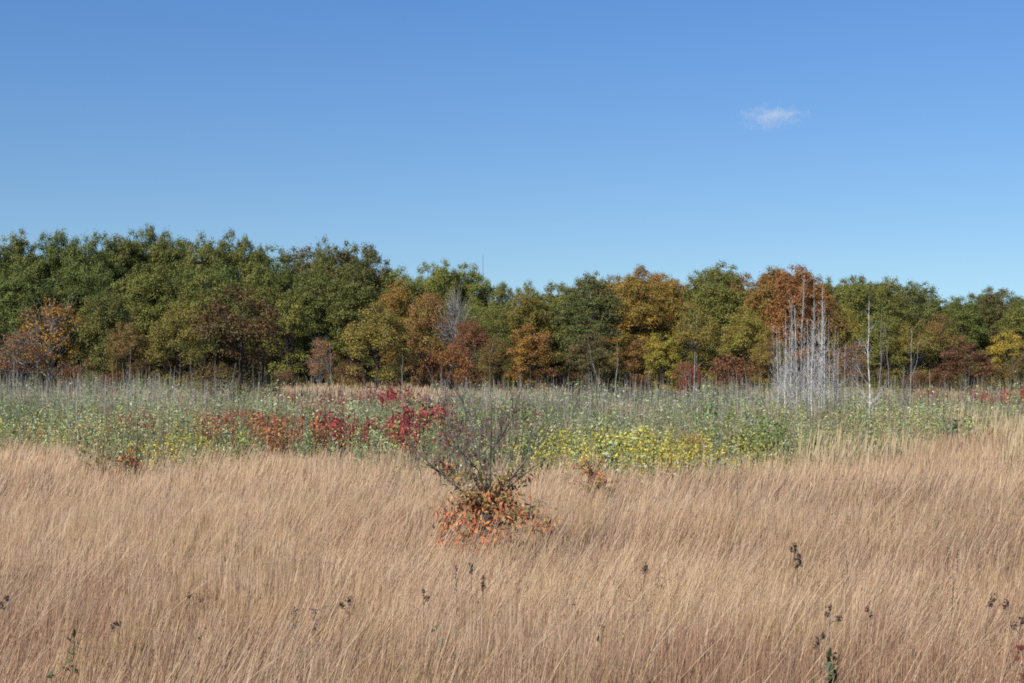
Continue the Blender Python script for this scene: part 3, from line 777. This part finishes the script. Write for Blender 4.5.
white = [(774, 318, 76, .03), (781.5, 326, 78, .03), (802.5, 330, 79, .03), (818.5, 312, 78, .035), (828, 318, 80, .03), (787, 340, 82, .025), (811, 322, 81, .03), (778, 330, 70, .04), (784, 312, 73, .05), (790, 300, 71, .055), (788.5, 288, 74, .045), (797, 305, 72, .05), (799.5, 275, 75, .06), (806, 318, 70, .04),
         (812, 300, 72, .05), (815, 283, 74, .07), (817.5, 296, 71, .05), (821, 287, 73, .07), (824, 306, 72, .05), (809, 340, 68, .03), (793, 335, 69, .03), (833, 325, 76, .03), (837, 332, 78, .03), (844, 345, 80, .025)]
for i, (u, ty, d, r) in enumerate(white):
    bare_tree('aspen_tree', u, ty, d, r * .7, M_WHITE if i % 5 else M_PALEBARK,
              f'slender leafless trunk of the white cluster, number {sorted(w[0] for w in white).index(u) + 1} of {len(white)} from the left', 'tree', 'leafless white trunks in the cluster', nb=60, twk=.24, twm=M_WHITE, blen=.15, bz0=.2, upness=2.2, sw=random.uniform(-.02, .035), crook=.005)
bare_tree('aspen_tree', 870, 300, 68, .052, M_WHITE, 'lone leafless white trunk with a slight bend and side branches', 'tree', nb=30, blen=.22, twk=.28, twm=M_WHITE, sw=.03, crook=.008, bz0=.15)
bare_tree('aspen_tree', 881, 305, 84, .035, M_TWIG, 'thin grey leafless tree just right of the lone white trunk', 'tree', nb=24, blen=.16)
bare_tree('aspen_tree', 887, 322, 90, .03, M_TWIG, 'faint grey leafless tree second to the right of the lone white trunk', 'tree', nb=20, blen=.16)
bare_tree('aspen_tree', 912, 328, 76, .05, M_TWIG, 'thin grey leafless tree before olive crowns with an upswept fork', 'tree', nb=26, blen=.2, fork=True)
bare_tree('aspen_tree', 857, 340, 86, .03, M_TWIG, 'short thin grey leafless tree between the cluster and the lone white trunk', 'tree', nb=20, blen=.16)
bare_tree('young_tree', 79, 372, 44, .022, M_WHITE, 'thin whitish bare stem standing at the front of the weeds at left', 'tree', nb=10, blen=.1, bz0=.5)
bare_tree('young_tree', 694, 352, 118, .12, M_PALEBARK, 'pale grey trunk with a broken top at the red shrub', 'tree', nb=16, blen=.2, bz0=.4)
bare_tree('young_tree', 332, 340, 126, .055, M_PALEBARK, 'pale grey leafless trunk right of the thin orange tree', 'tree', nb=24, blen=.22)
bare_tree('young_tree', 130, 345, 130, .055, M_PALEBARK, 'pale leafless trunk in the dark gap of the wood edge', 'tree', nb=18, blen=.2)
bare_tree('young_tree', 403, 352, 130, .055, M_PALEBARK, 'pale trunk in the shade right of the golden olive oak', 'tree', nb=12, blen=.2)
bare_tree('young_tree', 441, 362, 130, .07, M_PALEBARK, 'short pale trunk under the orange brown tree', 'tree', nb=10, blen=.2)
bare_tree('young_tree', 602, 340, 130, .05, M_PALEBARK, 'leaning pale trunk before the large grey green tree', 'tree', nb=16, blen=.2, sw=-.2)
bare_tree('young_tree', 617, 330, 128, .055, M_PALEBARK, 'upright pale trunk before the large grey green tree', 'tree', nb=16, blen=.2)

# thin bare saplings sprinkled through the field: a few built, then copied
SAP = []
def sap_meshes():
    k = 6; t = np.linspace(0, 1, k); H = 3.0
    P = np.column_stack([np.cumsum(RNG.normal(0, .03, k)), np.cumsum(RNG.normal(0, .03, k)), t * H]); P[:, 0] += RNG.normal(0, .22) * t * H * .4; P[:, 1] += RNG.normal(0, .15) * t * H * .4; P[0] = (0, 0, -.1)
    tr = build('stem', *tubes([(P, .015 * (1 - .8 * t))], 5), M_TWIG)
    br = []
    for _ in range(30):
        f = RNG.uniform(.15, .95); a = RNG.uniform(0, 6.283); c0 = np.array([np.interp(f, t, P[:, i]) for i in range(3)])
        v = np.array([math.cos(a) * .5, math.sin(a) * .5, 1]); br.append((curvy(c0, c0 + v * .6 * (1.2 - f), 4, .06), .008 * np.array([1, .7, .5, .3])))
    bo = build('twigs', *tubes(br, 3), M_TWIG)
    ms = (tr.data, bo.data); bpy.data.objects.remove(tr); bpy.data.objects.remove(bo); return ms
for _ in range(5): SAP.append(sap_meshes())
def sapling(u, d, h, mat, label, group, name='bare_sapling'):
    ms = random.choice(SAP); x = X(u, d)
    r = empty(name, (x, d, float(gz(x, d))), random.uniform(0, 6.28), (h / 3 * .9,) * 2 + (h / 3,)); tag(r, label, 'sapling', group)
    for me, nm in zip(ms, ('stem', 'twigs')):
        o = bpy.data.objects.new(nm, me); COL.objects.link(o); o.parent = r
        if mat: o.material_slots[0].link = 'OBJECT'; o.material_slots[0].material = mat
for u0, u1, n, d0, d1, h0, h1, mat, lab in (
        (0, 225, 34, 62, 100, 2.0, 3.9, M_LILAC, 'thin leafless grey sapling among the weeds before the left part of the wood'),
        (540, 775, 26, 60, 105, 1.8, 3.4, M_TWIG, 'thin leafless grey sapling in the weeds between central sapling and white trunks'),
        (840, 1010, 14, 66, 105, 2.0, 3.4, M_TWIG, 'thin leafless grey sapling in the weeds right of the white trunks'),
        (775, 850, 14, 64, 90, 2.4, 4.6, M_TWIG, 'thin leafless grey sapling around the feet of the white trunks'),
        (300, 530, 12, 60, 105, 1.8, 3.0, M_LILAC, 'thin leafless grey sapling behind the red shrubs in the middle')):
    for _ in range(n):
        sapling(random.uniform(u0, u1), random.uniform(d0, d1), random.uniform(h0, h1), mat, lab, 'thin bare saplings, ' + lab.split(' sapling ')[1])

# ------------------------------------------------------------------ shrubs and leafy plants of the field
def plant_mesh(H, Wd, nst, nleaf, leaf, asp, droop, lo=.3):
    lines = []; ends = []
    for _ in range(nst):
        a = RNG.uniform(0, 6.283); r = Wd / 2 * RNG.uniform(.1, .9); h = H * RNG.uniform(.7, 1)
        Q = curvy((RNG.normal(0, .03), RNG.normal(0, .03), -.05), (r * math.cos(a), r * math.sin(a), h), 5, .03); ends.append(Q)
        lines.append((Q, .009 * np.array([1, .85, .7, .5, .3])))
    st = build('stems', *tubes(lines, 4), M_DARKTWIG)
    Q = np.array(ends); i = RNG.integers(nst, size=nleaf); t = RNG.uniform(lo, 1.0, nleaf) ** .8 * 4
    j = np.clip(t.astype(int), 0, 3); f = (t - j)[:, None]
    P = Q[i, j] * (1 - f) + Q[i, j + 1] * f + RNG.normal(0, Wd * .09, (nleaf, 3)) * np.array([1, 1, .7])
    nr = RNG.normal(0, .6, (nleaf, 3)) + np.array([0, -.15, .5])
    Vl, Fl = leafquads(P, nr, np.full(nleaf, leaf), asp, droop)
    ti = np.clip(RNG.random(nst)[i] * .5 + RNG.random(nleaf) * .6 - .05, 0, 1)
    Cc = np.stack([ti, RNG.random(nleaf), np.zeros(nleaf)], 1)
    lf = build('leaves', Vl, Fl, M_SHRUBLEAF, col=np.repeat(Cc, 4, 0))
    ms = (st.data, lf.data); bpy.data.objects.remove(st); bpy.data.objects.remove(lf); return ms


PLANT = {'sumac': [plant_mesh(1.35, .85, 6, 210, .12, .40, .8) for _ in range(5)],
         'leafy': [plant_mesh(1.3, .6, 5, 180, .085, .55, .3, .15) for _ in range(6)],
         'bush': [plant_mesh(1.25, 1.0, 9, 420, .075, .5, .3, .1) for _ in range(4)]}


def plant(name, kind, x, y, s, ca, cb, label, cat, group=None, sz=1.0):
    r = empty(name, (x, y, float(gz(x, y))), random.uniform(0, 6.28), (s, s, s * sz)); tag(r, label, cat, group)
    for me, nm in zip(random.choice(PLANT[kind]), ('stems', 'leaves')):
        o = bpy.data.objects.new(nm, me); COL.objects.link(o); o.parent = r
        o.color = (*ca, 1); o['colour_b'] = [float(q) for q in cb]
    return r


for (u, v, w, ds, n, kind, ca, cb, s, nm, cat, lab) in PT:
    d0 = patch_d(v, s)
    for i in range(n if n < 4 or kind != 'sumac' else int(n * 2.1)):
        d = d0 + random.gauss(0, ds * .8); uu = u + random.gauss(0, .45) * w
        plant(nm, kind, X(uu, d), d, 1.08 * s * random.uniform(.65, 1.25), ca, cb, lab, cat, 'patch: ' + lab if n > 1 else None)
# pale green leafy plants everywhere in the middle
n = 0
while n < 290:
    d = random.uniform(31, 66); u = random.uniform(-40, 1060)
    if d < edge_d(X(u, d), d) + 1: continue
    ca, cb = random.choice([(MN, GR), (GG, MN), (MN, YG), (GR, MN), (GR, YG)])
    plant('leafy_plant', 'leafy', X(u, d), d, random.uniform(.75, 1.35), ca, cb, 'pale green leafy weed among the grey green mass in mid field', 'plant', 'pale green leafy weeds of the mid field'); n += 1


# ------------------------------------------------------------------ young shrubs with orange leaves in the grass
def hand_branch(root_xyz, pts, d, rr, dep):
    """pts in photo pixels -> local 3-D polyline at distance d with depth drift dep"""
    P = []
    for i, (u, v) in enumerate(pts):
        yy = dep * i / max(1, len(pts) - 1)
        P.append((X(u, d + yy) - root_xyz[0], yy, Z(v, d + yy) - root_xyz[2]))
    return np.array(P), np.linspace(rr, rr * .3, len(P))


def twiggy(lines, n, ln, r, up=.6, spread=.7):
    out = []
    for _ in range(n):
        P, R = lines[RNG.integers(len(lines))]; j = RNG.integers(0, len(P) - 1); f = RNG.random()
        s = P[j] * (1 - f) + P[j + 1] * f; dr = P[j + 1] - P[j]; dr = dr / (np.linalg.norm(dr) + 1e-9)
        v = dr * .9 + RNG.normal(0, spread, 3) + np.array([0, 0, up]); v /= np.linalg.norm(v)
        l_ = ln * RNG.uniform(.4, 1.2); Q = curvy(s, s + v * l_, 4, .04)
        out.append((Q, r * np.array([1, .75, .5, .25])))
    return out


D = 18.2; rx = X(489, D); rz_ = float(gz(rx, D)); RT = (rx, D, rz_)
sap = empty('cherry_sapling', RT); tag(sap, 'half bare young cherry with orange and olive lower leaves, alone in the tan grass', 'sapling')
main = [hand_branch(RT, [(489, 622), (488.5, 560), (489, 510), (490, 470), (491, 440), (491, 405), (490, 372), (489.5, 345)], D, .032, 0)]
main[0] = (main[0][0], np.array([.032, .028, .024, .018, .012, .007, .004, .002]))
br = [hand_branch(RT, p, D, r, dep) for p, r, dep in [
    ([(489, 520), (471, 499), (454, 484), (432, 466), (412, 446)], .018, -.3),
    ([(490, 490), (480, 462), (474, 434), (466, 415), (460, 392)], .013, .25),
    ([(487, 505), (470, 470), (452, 432), (436, 388)], .012, .4),
    ([(491, 450), (501, 437), (511, 420), (516, 405), (522, 388)], .013, -.2),
    ([(492, 500), (506, 482), (512, 453), (519, 431), (524, 395)], .014, .2),
    ([(498, 492), (512, 477), (526, 460), (542, 442), (553, 430), (574, 418)], .013, -.35),
    ([(491, 442), (480, 428), (466, 410), (450, 390)], .009, .2),
    ([(495, 500), (515, 482), (535, 466), (560, 450)], .010, .35),
    ([(489, 530), (470, 520), (452, 515), (444, 520)], .010, .2),
    ([(491, 530), (512, 515), (535, 515), (556, 528)], .010, -.2),
    ([(489, 500), (478, 470), (462, 452), (440, 440)], .010, -.4)]]
t1 = twiggy(br + main[:1] + br, 170, .46, .0050); t2 = twiggy(t1, 300, .24, .0032, .5)
build('trunk', *tubes(main, 8), M_DARKTWIG, sap, smooth=True)
build('branches', *tubes(br, 6), M_DARKTWIG, sap, smooth=True)
build('twigs', *tubes(t1 + t2, 4), M_DARKTWIG, sap)
# leafy side shoots
def shoots(root, cen, lo, hi, n, l0, l1, per, leaf, cfun, r=.004):
    sl, P_, C_ = [], [], []
    for _ in range(n):
        z = lo + (hi - lo) * RNG.beta(1, 1.7); a = RNG.uniform(0, 6.283); l_ = RNG.uniform(l0, l1 - (l1 - l0) * .6 * (z - lo) / (hi - lo))
        s = np.array([cen[0] + RNG.normal(0, .03), cen[1] + RNG.normal(0, .03), z - .1])
        e = s + np.array([math.cos(a) * l_, math.sin(a) * l_ * .8, RNG.uniform(-.02, .30)])
        Q = curvy(s, e, 6, .03, -.35); sl.append((Q, r * np.linspace(1, .3, 6)))
        for k_ in range(per):
            t = RNG.uniform(.3, 1) * 5; j = min(int(t), 4); f = t - j
            p_ = Q[j] * (1 - f) + Q[j + 1] * f + RNG.normal(0, .025, 3); p_[2] -= leaf * .35
            P_.append(p_); C_.append(cfun(p_))
    P_ = np.array(P_); C_ = np.array(C_); q = len(P_)
    nr = RNG.normal(0, .6, (q, 3)) + np.array([0, -.5, .15])
    Vl, Fl = leafquads(P_, nr, np.full(q, leaf), .36, 1.6)
    build('side_shoots', *tubes(sl, 4), M_DARKTWIG, root)
    build('leaves', Vl, Fl, M_WEED, root, col=np.repeat(C_, 4, 0))
def cherry_col(p):
    z = p[2]; r = RNG.random()
    k_ = np.clip((z - 1.42) / .40 + RNG.normal(0, .38), 0, 1)
    a = np.array([.60, .21, .085]) if r < .45 else (np.array([.56, .27, .09]) if r < .75 else np.array([.48, .10, .05]) if r < .88 else np.array([.22, .2, .06]))
    b = np.array([.21, .20, .06]) if r < .6 else (np.array([.09, .11, .045]) if r < .85 else np.array([.45, .15, .06]))
    return (a * (1 - k_) + b * k_) * RNG.uniform(.7, 1.3)
shoots(sap, (0, 0), 1.0, 1.95, 100, .2, .95, 10, .085, cherry_col)
LZ = []
for _ in range(1900):
    P, R = (br + main)[RNG.integers(len(br) + 1)]; j = RNG.integers(0, len(P) - 1); f = RNG.random(); q = P[j] * (1 - f) + P[j + 1] * f
    if .9 < q[2] < 2.0 + RNG.normal(0, .12): LZ.append(q + RNG.normal(0, .10, 3))
LZ = np.array(LZ); q = len(LZ)
Vl, Fl = leafquads(LZ, RNG.normal(0, .6, (q, 3)) + np.array([0, -.5, .2]), np.full(q, .082), .38, 1.5)
build('upper_leaves', Vl, Fl, M_WEED, sap, col=np.repeat(np.array([cherry_col(p_) for p_ in LZ]), 4, 0))


def small_sapling(u, topv, d, label, nm, n_sh, lo, hi, l1, cfun, leaf=.09, stems=1, spread=.25, tw=30, twl=.35, cat='sapling', bark=None):
    x = X(u, d); z0 = float(gz(x, d)); H = Z(topv, d) - z0; r = empty(nm, (x, d, z0)); tag(r, label, cat)
    L_ = []
    for i in range(stems):
        a = RNG.uniform(0, 6.28); s = spread * (0 if stems == 1 else RNG.uniform(.4, 1)) * H
        Q = curvy((0, 0, -.05), (s * math.cos(a), s * .7 * math.sin(a), H * (1 if i == 0 else RNG.uniform(.6, .95))), 6, .025, .15); L_.append((Q, np.linspace(.018, .004, 6)))
    build('stem' if stems == 1 else 'stems', *tubes(L_, 6), M_DARKTWIG, r, smooth=True)
    T1 = twiggy(L_, tw, twl, .004); build('twigs', *tubes(T1 + twiggy(T1, tw * 2, twl * .5, .0028), 4), bark or M_TWIG, r)
    shoots(r, (0, 0), lo, hi, n_sh, .1, l1, 9, leaf, cfun)
    return r


def mixcol(*cs): return lambda p_: np.array(cs[RNG.integers(len(cs))]) * RNG.uniform(.7, 1.25)
small_sapling(591, 436, 26, 'small sapling with orange and green leaves just right of the central young cherry', 'young_sapling', 46, 1.05, 1.6, .6, mixcol((.55, .2, .07), (.5, .12, .06), (.2, .22, .06), (.35, .3, .08)), .085, tw=18)
small_sapling(449, 382, 27, 'multi stemmed young shrub with purple red, green and orange leaves left behind the young cherry', 'young_shrub', 26, 1.2, 2.3, .5, mixcol((.16, .2, .05), (.5, .22, .06), (.28, .05, .06), (.12, .15, .05)), .10, stems=7, spread=.38, tw=70, twl=.6, cat='shrub', bark=M_LILAC)
small_sapling(478, 385, 31, 'bare multi stemmed shrub with a few purple leaves right behind the young cherry stem', 'young_shrub', 10, 1.2, 2.2, .5, mixcol((.2, .05, .07), (.16, .06, .07)), .09, stems=9, spread=.4, tw=90, twl=.6, cat='shrub', bark=M_DARKTWIG)
small_sapling(127, 440, 31, 'small sapling with coral orange leaves at the grass edge at left', 'young_sapling', 60, .8, 1.6, .75, mixcol((.5, .14, .08), (.45, .2, .07), (.2, .2, .06), (.38, .09, .06)), .09, stems=3, tw=18)
small_sapling(100, 440, 32, 'small sapling with dull olive and red leaves left of the coral orange one', 'young_sapling', 26, .8, 1.5, .5, mixcol((.3, .12, .06), (.2, .18, .06)), .085, stems=2, tw=14)
small_sapling(737, 474, 22.5, 'thin bare brownish sapling standing in tan grass below the orange brown shrubs', 'young_sapling', 3, 1.0, 1.3, .25, mixcol((.2, .13, .08), (.24, .2, .1)), .05, tw=26, twl=.3)

# ------------------------------------------------------------------ dark dry forbs in the near grass
def dry_forb(u, v, d, H, kind, label, nleaf=12, col=(.07, .05, .035)):
    """v: pixel row of the top"""
    x = X(u, d); z0 = float(gz(x, d)); H = Z(v, d) - z0
    ln = RNG.uniform(-.05, .1)
    r = empty('dry_forb', (x - ln, d, z0)); tag(r, label, 'plant'); Q = curvy((0, 0, -.03), (ln, 0, H), 6, .015)
    S = [(Q, np.linspace(.006, .003, 6))]; P_ = []
    hd = []
    if kind == 'heads':
        k_ = max(2, nleaf // 5); z_ = 0
        for q_ in range(k_):
            s_ = Q[-1] * np.array([1, 1, 1 - .10 * q_ / k_ - .03]); e = np.array([ln, 0, H]) + np.array([RNG.normal(0, .012 + .016 * q_), RNG.normal(0, .03), -.045 * q_ * RNG.uniform(.6, 1.2)])
            S.append((curvy(s_, e, 3, .02), np.array([.003, .0025, .002]))); hd.append(e + RNG.normal(0, .015, (22, 3)) * RNG.uniform(.5, 1.1) * np.array([.8, 1, 1.3]))
        leaf, asp = .028, .7
    elif kind == 'spike':
        t = RNG.uniform(.62, 1, nleaf * 6)
        P_.append(np.stack([ln * t + RNG.normal(0, .012, len(t)), RNG.normal(0, .012, len(t)), H * t], 1)); leaf, asp = .026, .6
    else:
        t = RNG.uniform(.8, 1.02, nleaf * 2)
        P_.append(np.stack([ln * t + RNG.normal(0, .028, len(t)), RNG.normal(0, .03, len(t)), H * t], 1)); leaf, asp = .06, .5
    build('stem', *tubes(S, 5), M_DARKTWIG, r)
    for P_ in (hd or [np.concatenate(P_)]):
        q = len(P_)
        Vl, Fl = leafquads(P_, RNG.normal(0, .8, (q, 3)) + np.array([0, -.3, .2]), np.full(q, leaf * min(1, .45 + nleaf / 20)), asp, .2)
        build({'heads': 'seed_head', 'spike': 'flower_spike'}.get(kind, 'leaves'), Vl, Fl, M_WEED, r, col=np.repeat(np.array(col)[None] * RNG.uniform(.6, 1.3, (q, 1)), 4, 0))


def dforb(v, H=1.25): return FPX * (CAMZ - H) / (v - HY)
FB = [(471, 566, 'heads', 14, 'tallest dark seed heads below the young cherry, left one of two', 0), (483, 580, 'heads', 12, 'dark seed head below the young cherry, lower right of a taller one', 0),
      (456, 565, 'spike', 10, 'slender grey spike left of the dark seed heads below the young cherry', 1), (350, 600, 'heads', 14, 'dark brown forked seed head standing alone left of centre in the near grass', 0),
      (424, 592, 'heads', 8, 'tiny dark twin seed heads between the forked one and the young cherry', 0), (441, 628, 'leaf', 9, 'small dark plant with green leaves directly below the young cherry', 2),
      (295, 606, 'spike', 14, 'thin grey violet flower spike, left one of a pair', 1), (316, 606, 'spike', 14, 'thin grey violet flower spike, right one of a pair', 1),
      (645, 565, 'heads', 10, 'small dark seed head alone right of the young cherry in tan grass', 0), (794, 545, 'heads', 20, 'largest branched dark seed heads in the tan grass at right', 0),
      (797, 558, 'heads', 16, 'lower dark seed heads just under the largest branched ones', 0), (845, 553, 'spike', 8, 'short dark spike right of the largest branched seed heads', 0), (829, 606, 'heads', 16, 'dark seed heads above the leafy green plant at lower right', 0),
      (818, 634, 'heads', 8, 'small dark seed head just left of and above the leafy green plant', 0), (832, 655, 'leaf', 18, 'leafy dark green plant at the bottom edge of the photo, right of centre', 2), (947, 545, 'spike', 9, 'thin dark upright spike, left one of two at right', 0),
      (957, 549, 'spike', 9, 'thin dark upright spike, right one of two at right', 0), (953, 574, 'spike', 5, 'short dark spike between and below the two upright ones', 0), (989, 598, 'heads', 14, 'dark seed head on a long stem near the right edge', 0),
      (1006, 602, 'heads', 8, 'small round dark seed head right of the long stemmed one', 0), (1019, 620, 'heads', 10, 'dark seed head touching the right edge of the photo', 0), (1021, 650, 'leaf', 12, 'dark plant with a reddish leaf at the lower right corner', 3),
      (76, 634, 'leaf', 9, 'small dark green leafy plant at lower left', 2), (54, 671, 'leaf', 9, 'dark green leaf tips at the bottom edge, lower left', 2), (122, 620, 'heads', 7, 'tiny dark seed head right of the leafy plant at lower left', 0),
      (191, 594, 'heads', 5, 'tiny dark dots of seed in pale grass left of centre', 0), (11, 598, 'heads', 10, 'dark seed heads beside the left edge of the photo', 0), (868, 608, 'heads', 6, 'faint brown seed head between the two groups at right', 0), (601, 630, 'heads', 5, 'tiny brown seed head low in the grass right of the young cherry', 0)]
for (u, v, kd, nl, lab, ci) in FB:
    c = [(.11, .075, .05), (.17, .14, .14), (.06, .085, .03), (.20, .05, .035)][ci]
    dry_forb(u, v, dforb(v, 1.42), 1.42, kd, lab, nl, c)

# ------------------------------------------------------------------ mast and cloud
d = 420; x = X(483, d); zt = Z(255, d); r = empty('radio_mast', (x, d, 0)); tag(r, 'thin dark mast rising alone above the treeline', 'mast')
P = np.array([(0, 0, -.5), (0, 0, zt * .75)]); build('pole', *tubes([(P, [.20, .14])], 8), M_STEEL, r)
P = np.array([(0, 0, zt * .75), (0, 0, zt)]); build('antenna', *tubes([(P, [.08, .05])], 8), M_STEEL, r)

m, nt, N, L = newmat('cloud_vapour')
tc = N.new('ShaderNodeTexCoord'); ns = N.new('ShaderNodeTexNoise'); ns.inputs['Scale'].default_value = 2.8; ns.inputs['Detail'].default_value = 7; ns.inputs['Roughness'].default_value = .62
vl = N.new('ShaderNodeVectorMath'); vl.operation = 'LENGTH'; L.new(tc.outputs['Object'], vl.inputs[0])
mp = N.new('ShaderNodeMapping'); mp.inputs['Scale'].default_value = (1.6, 1, 1); L.new(tc.outputs['Object'], mp.inputs[0]); L.new(mp.outputs[0], ns.inputs['Vector'])
f1 = N.new('ShaderNodeMapRange'); f1.inputs['From Min'].default_value = 0.1; f1.inputs['From Max'].default_value = 1.0; f1.inputs['To Min'].default_value = .14; f1.inputs['To Max'].default_value = -.22; L.new(vl.outputs['Value'], f1.inputs['Value'])
ad = N.new('ShaderNodeMath'); ad.operation = 'ADD'; L.new(ns.outputs['Fac'], ad.inputs[0]); L.new(f1.outputs[0], ad.inputs[1])
f2 = N.new('ShaderNodeMapRange'); f2.inputs['From Min'].default_value = .44; f2.inputs['From Max'].default_value = .78; f2.inputs['To Max'].default_value = .02; L.new(ad.outputs[0], f2.inputs['Value'])
vs = N.new('ShaderNodeVolumeScatter'); vs.inputs['Color'].default_value = (1, 1, 1, 1); L.new(f2.outputs[0], vs.inputs['Density'])
o = N.new('ShaderNodeOutputMaterial'); L.new(vs.outputs[0], o.inputs['Volume'])
d = 4000.0
bm_ = __import__('bmesh').new(); __import__('bmesh').ops.create_icosphere(bm_, subdivisions=3, radius=1.0)
me = bpy.data.meshes.new('cloud'); bm_.to_mesh(me); bm_.free(); me.materials.append(m)
cl = bpy.data.objects.new('cloud', me); COL.objects.link(cl); cl.location = (X(773, d), d, Z(116, d)); cl.scale = (50 / FPX * d, 50, 19 / FPX * d)
tag(cl, 'small wispy white cloud alone in the blue sky', 'cloud')

# ------------------------------------------------------------------ light, sky, camera
SUN_EL, SUN_AZ = math.radians(40), math.radians(219)      # azimuth clockwise from +Y: behind the camera, to its left
sd = (math.sin(SUN_AZ) * math.cos(SUN_EL), math.cos(SUN_AZ) * math.cos(SUN_EL), math.sin(SUN_EL))
ld = bpy.data.lights.new('sun', 'SUN'); ld.energy = 5.0; ld.angle = math.radians(.55); ld.color = (1.0, .92, .81)
lo = bpy.data.objects.new('sun', ld); COL.objects.link(lo); lo.location = (0, 0, 60)
import mathutils
lo.rotation_euler = mathutils.Vector(sd).to_track_quat('Z', 'Y').to_euler()
w = bpy.data.worlds.new('World'); SC.world = w; w.use_nodes = True
nt = w.node_tree; nt.nodes.clear()
sk = nt.nodes.new('ShaderNodeTexSky'); sk.sky_type = 'NISHITA'; sk.sun_disc = False; sk.sun_elevation = SUN_EL; sk.sun_rotation = SUN_AZ
sk.altitude = 300; sk.air_density = 1.0; sk.dust_density = .2; sk.ozone_density = 2.0
tg = nt.nodes.new('ShaderNodeTexCoord'); va = nt.nodes.new('ShaderNodeVectorMath'); va.operation = 'ADD'; va.inputs[1].default_value = (0, 0, .05)
vn = nt.nodes.new('ShaderNodeVectorMath'); vn.operation = 'NORMALIZE'
nt.links.new(tg.outputs['Generated'], va.inputs[0]); nt.links.new(va.outputs[0], vn.inputs[0]); nt.links.new(vn.outputs[0], sk.inputs['Vector'])
cm = nt.nodes.new('ShaderNodeMix'); cm.data_type = 'RGBA'; cm.blend_type = 'MULTIPLY'; cm.inputs['Factor'].default_value = 1; 
sx = nt.nodes.new('ShaderNodeSeparateXYZ'); nt.links.new(tg.outputs['Generated'], sx.inputs[0])
mrz = nt.nodes.new('ShaderNodeMapRange'); mrz.inputs['From Min'].default_value = .06; mrz.inputs['From Max'].default_value = .26; nt.links.new(sx.outputs['Z'], mrz.inputs['Value'])
tm = nt.nodes.new('ShaderNodeMix'); tm.data_type = 'RGBA'; tm.inputs['A'].default_value = (.76, .90, .97, 1); tm.inputs['B'].default_value = (.60, .90, 1.24, 1)
nt.links.new(mrz.outputs[0], tm.inputs['Factor']); nt.links.new(tm.outputs['Result'], cm.inputs['B'])
nt.links.new(sk.outputs[0], cm.inputs['A'])
bg = nt.nodes.new('ShaderNodeBackground'); bg.inputs['Strength'].default_value = .09
ow = nt.nodes.new('ShaderNodeOutputWorld'); nt.links.new(cm.outputs['Result'], bg.inputs[0]); nt.links.new(bg.outputs[0], ow.inputs[0])

cd = bpy.data.cameras.new('camera'); cam = bpy.data.objects.new('camera', cd); COL.objects.link(cam)
cd.lens = 50; cd.sensor_width = 36; cd.clip_start = .1; cd.clip_end = 20000
cam.location = (0, 0, CAMZ); cam.rotation_euler = (math.radians(90) + math.atan((HY - 341.5) / FPX), 0, 0)
SC.camera = cam
SC.view_settings.view_transform = 'Standard'; SC.view_settings.look = 'None'; SC.view_settings.exposure = 0.35; SC.view_settings.gamma = 1
SC.render.engine = 'CYCLES'
SC.cycles.max_bounces = 6; SC.cycles.diffuse_bounces = 3; SC.cycles.transmission_bounces = 3; SC.cycles.volume_bounces = 2
SC.cycles.use_denoising = False
SC.cycles.filter_width = 1.8
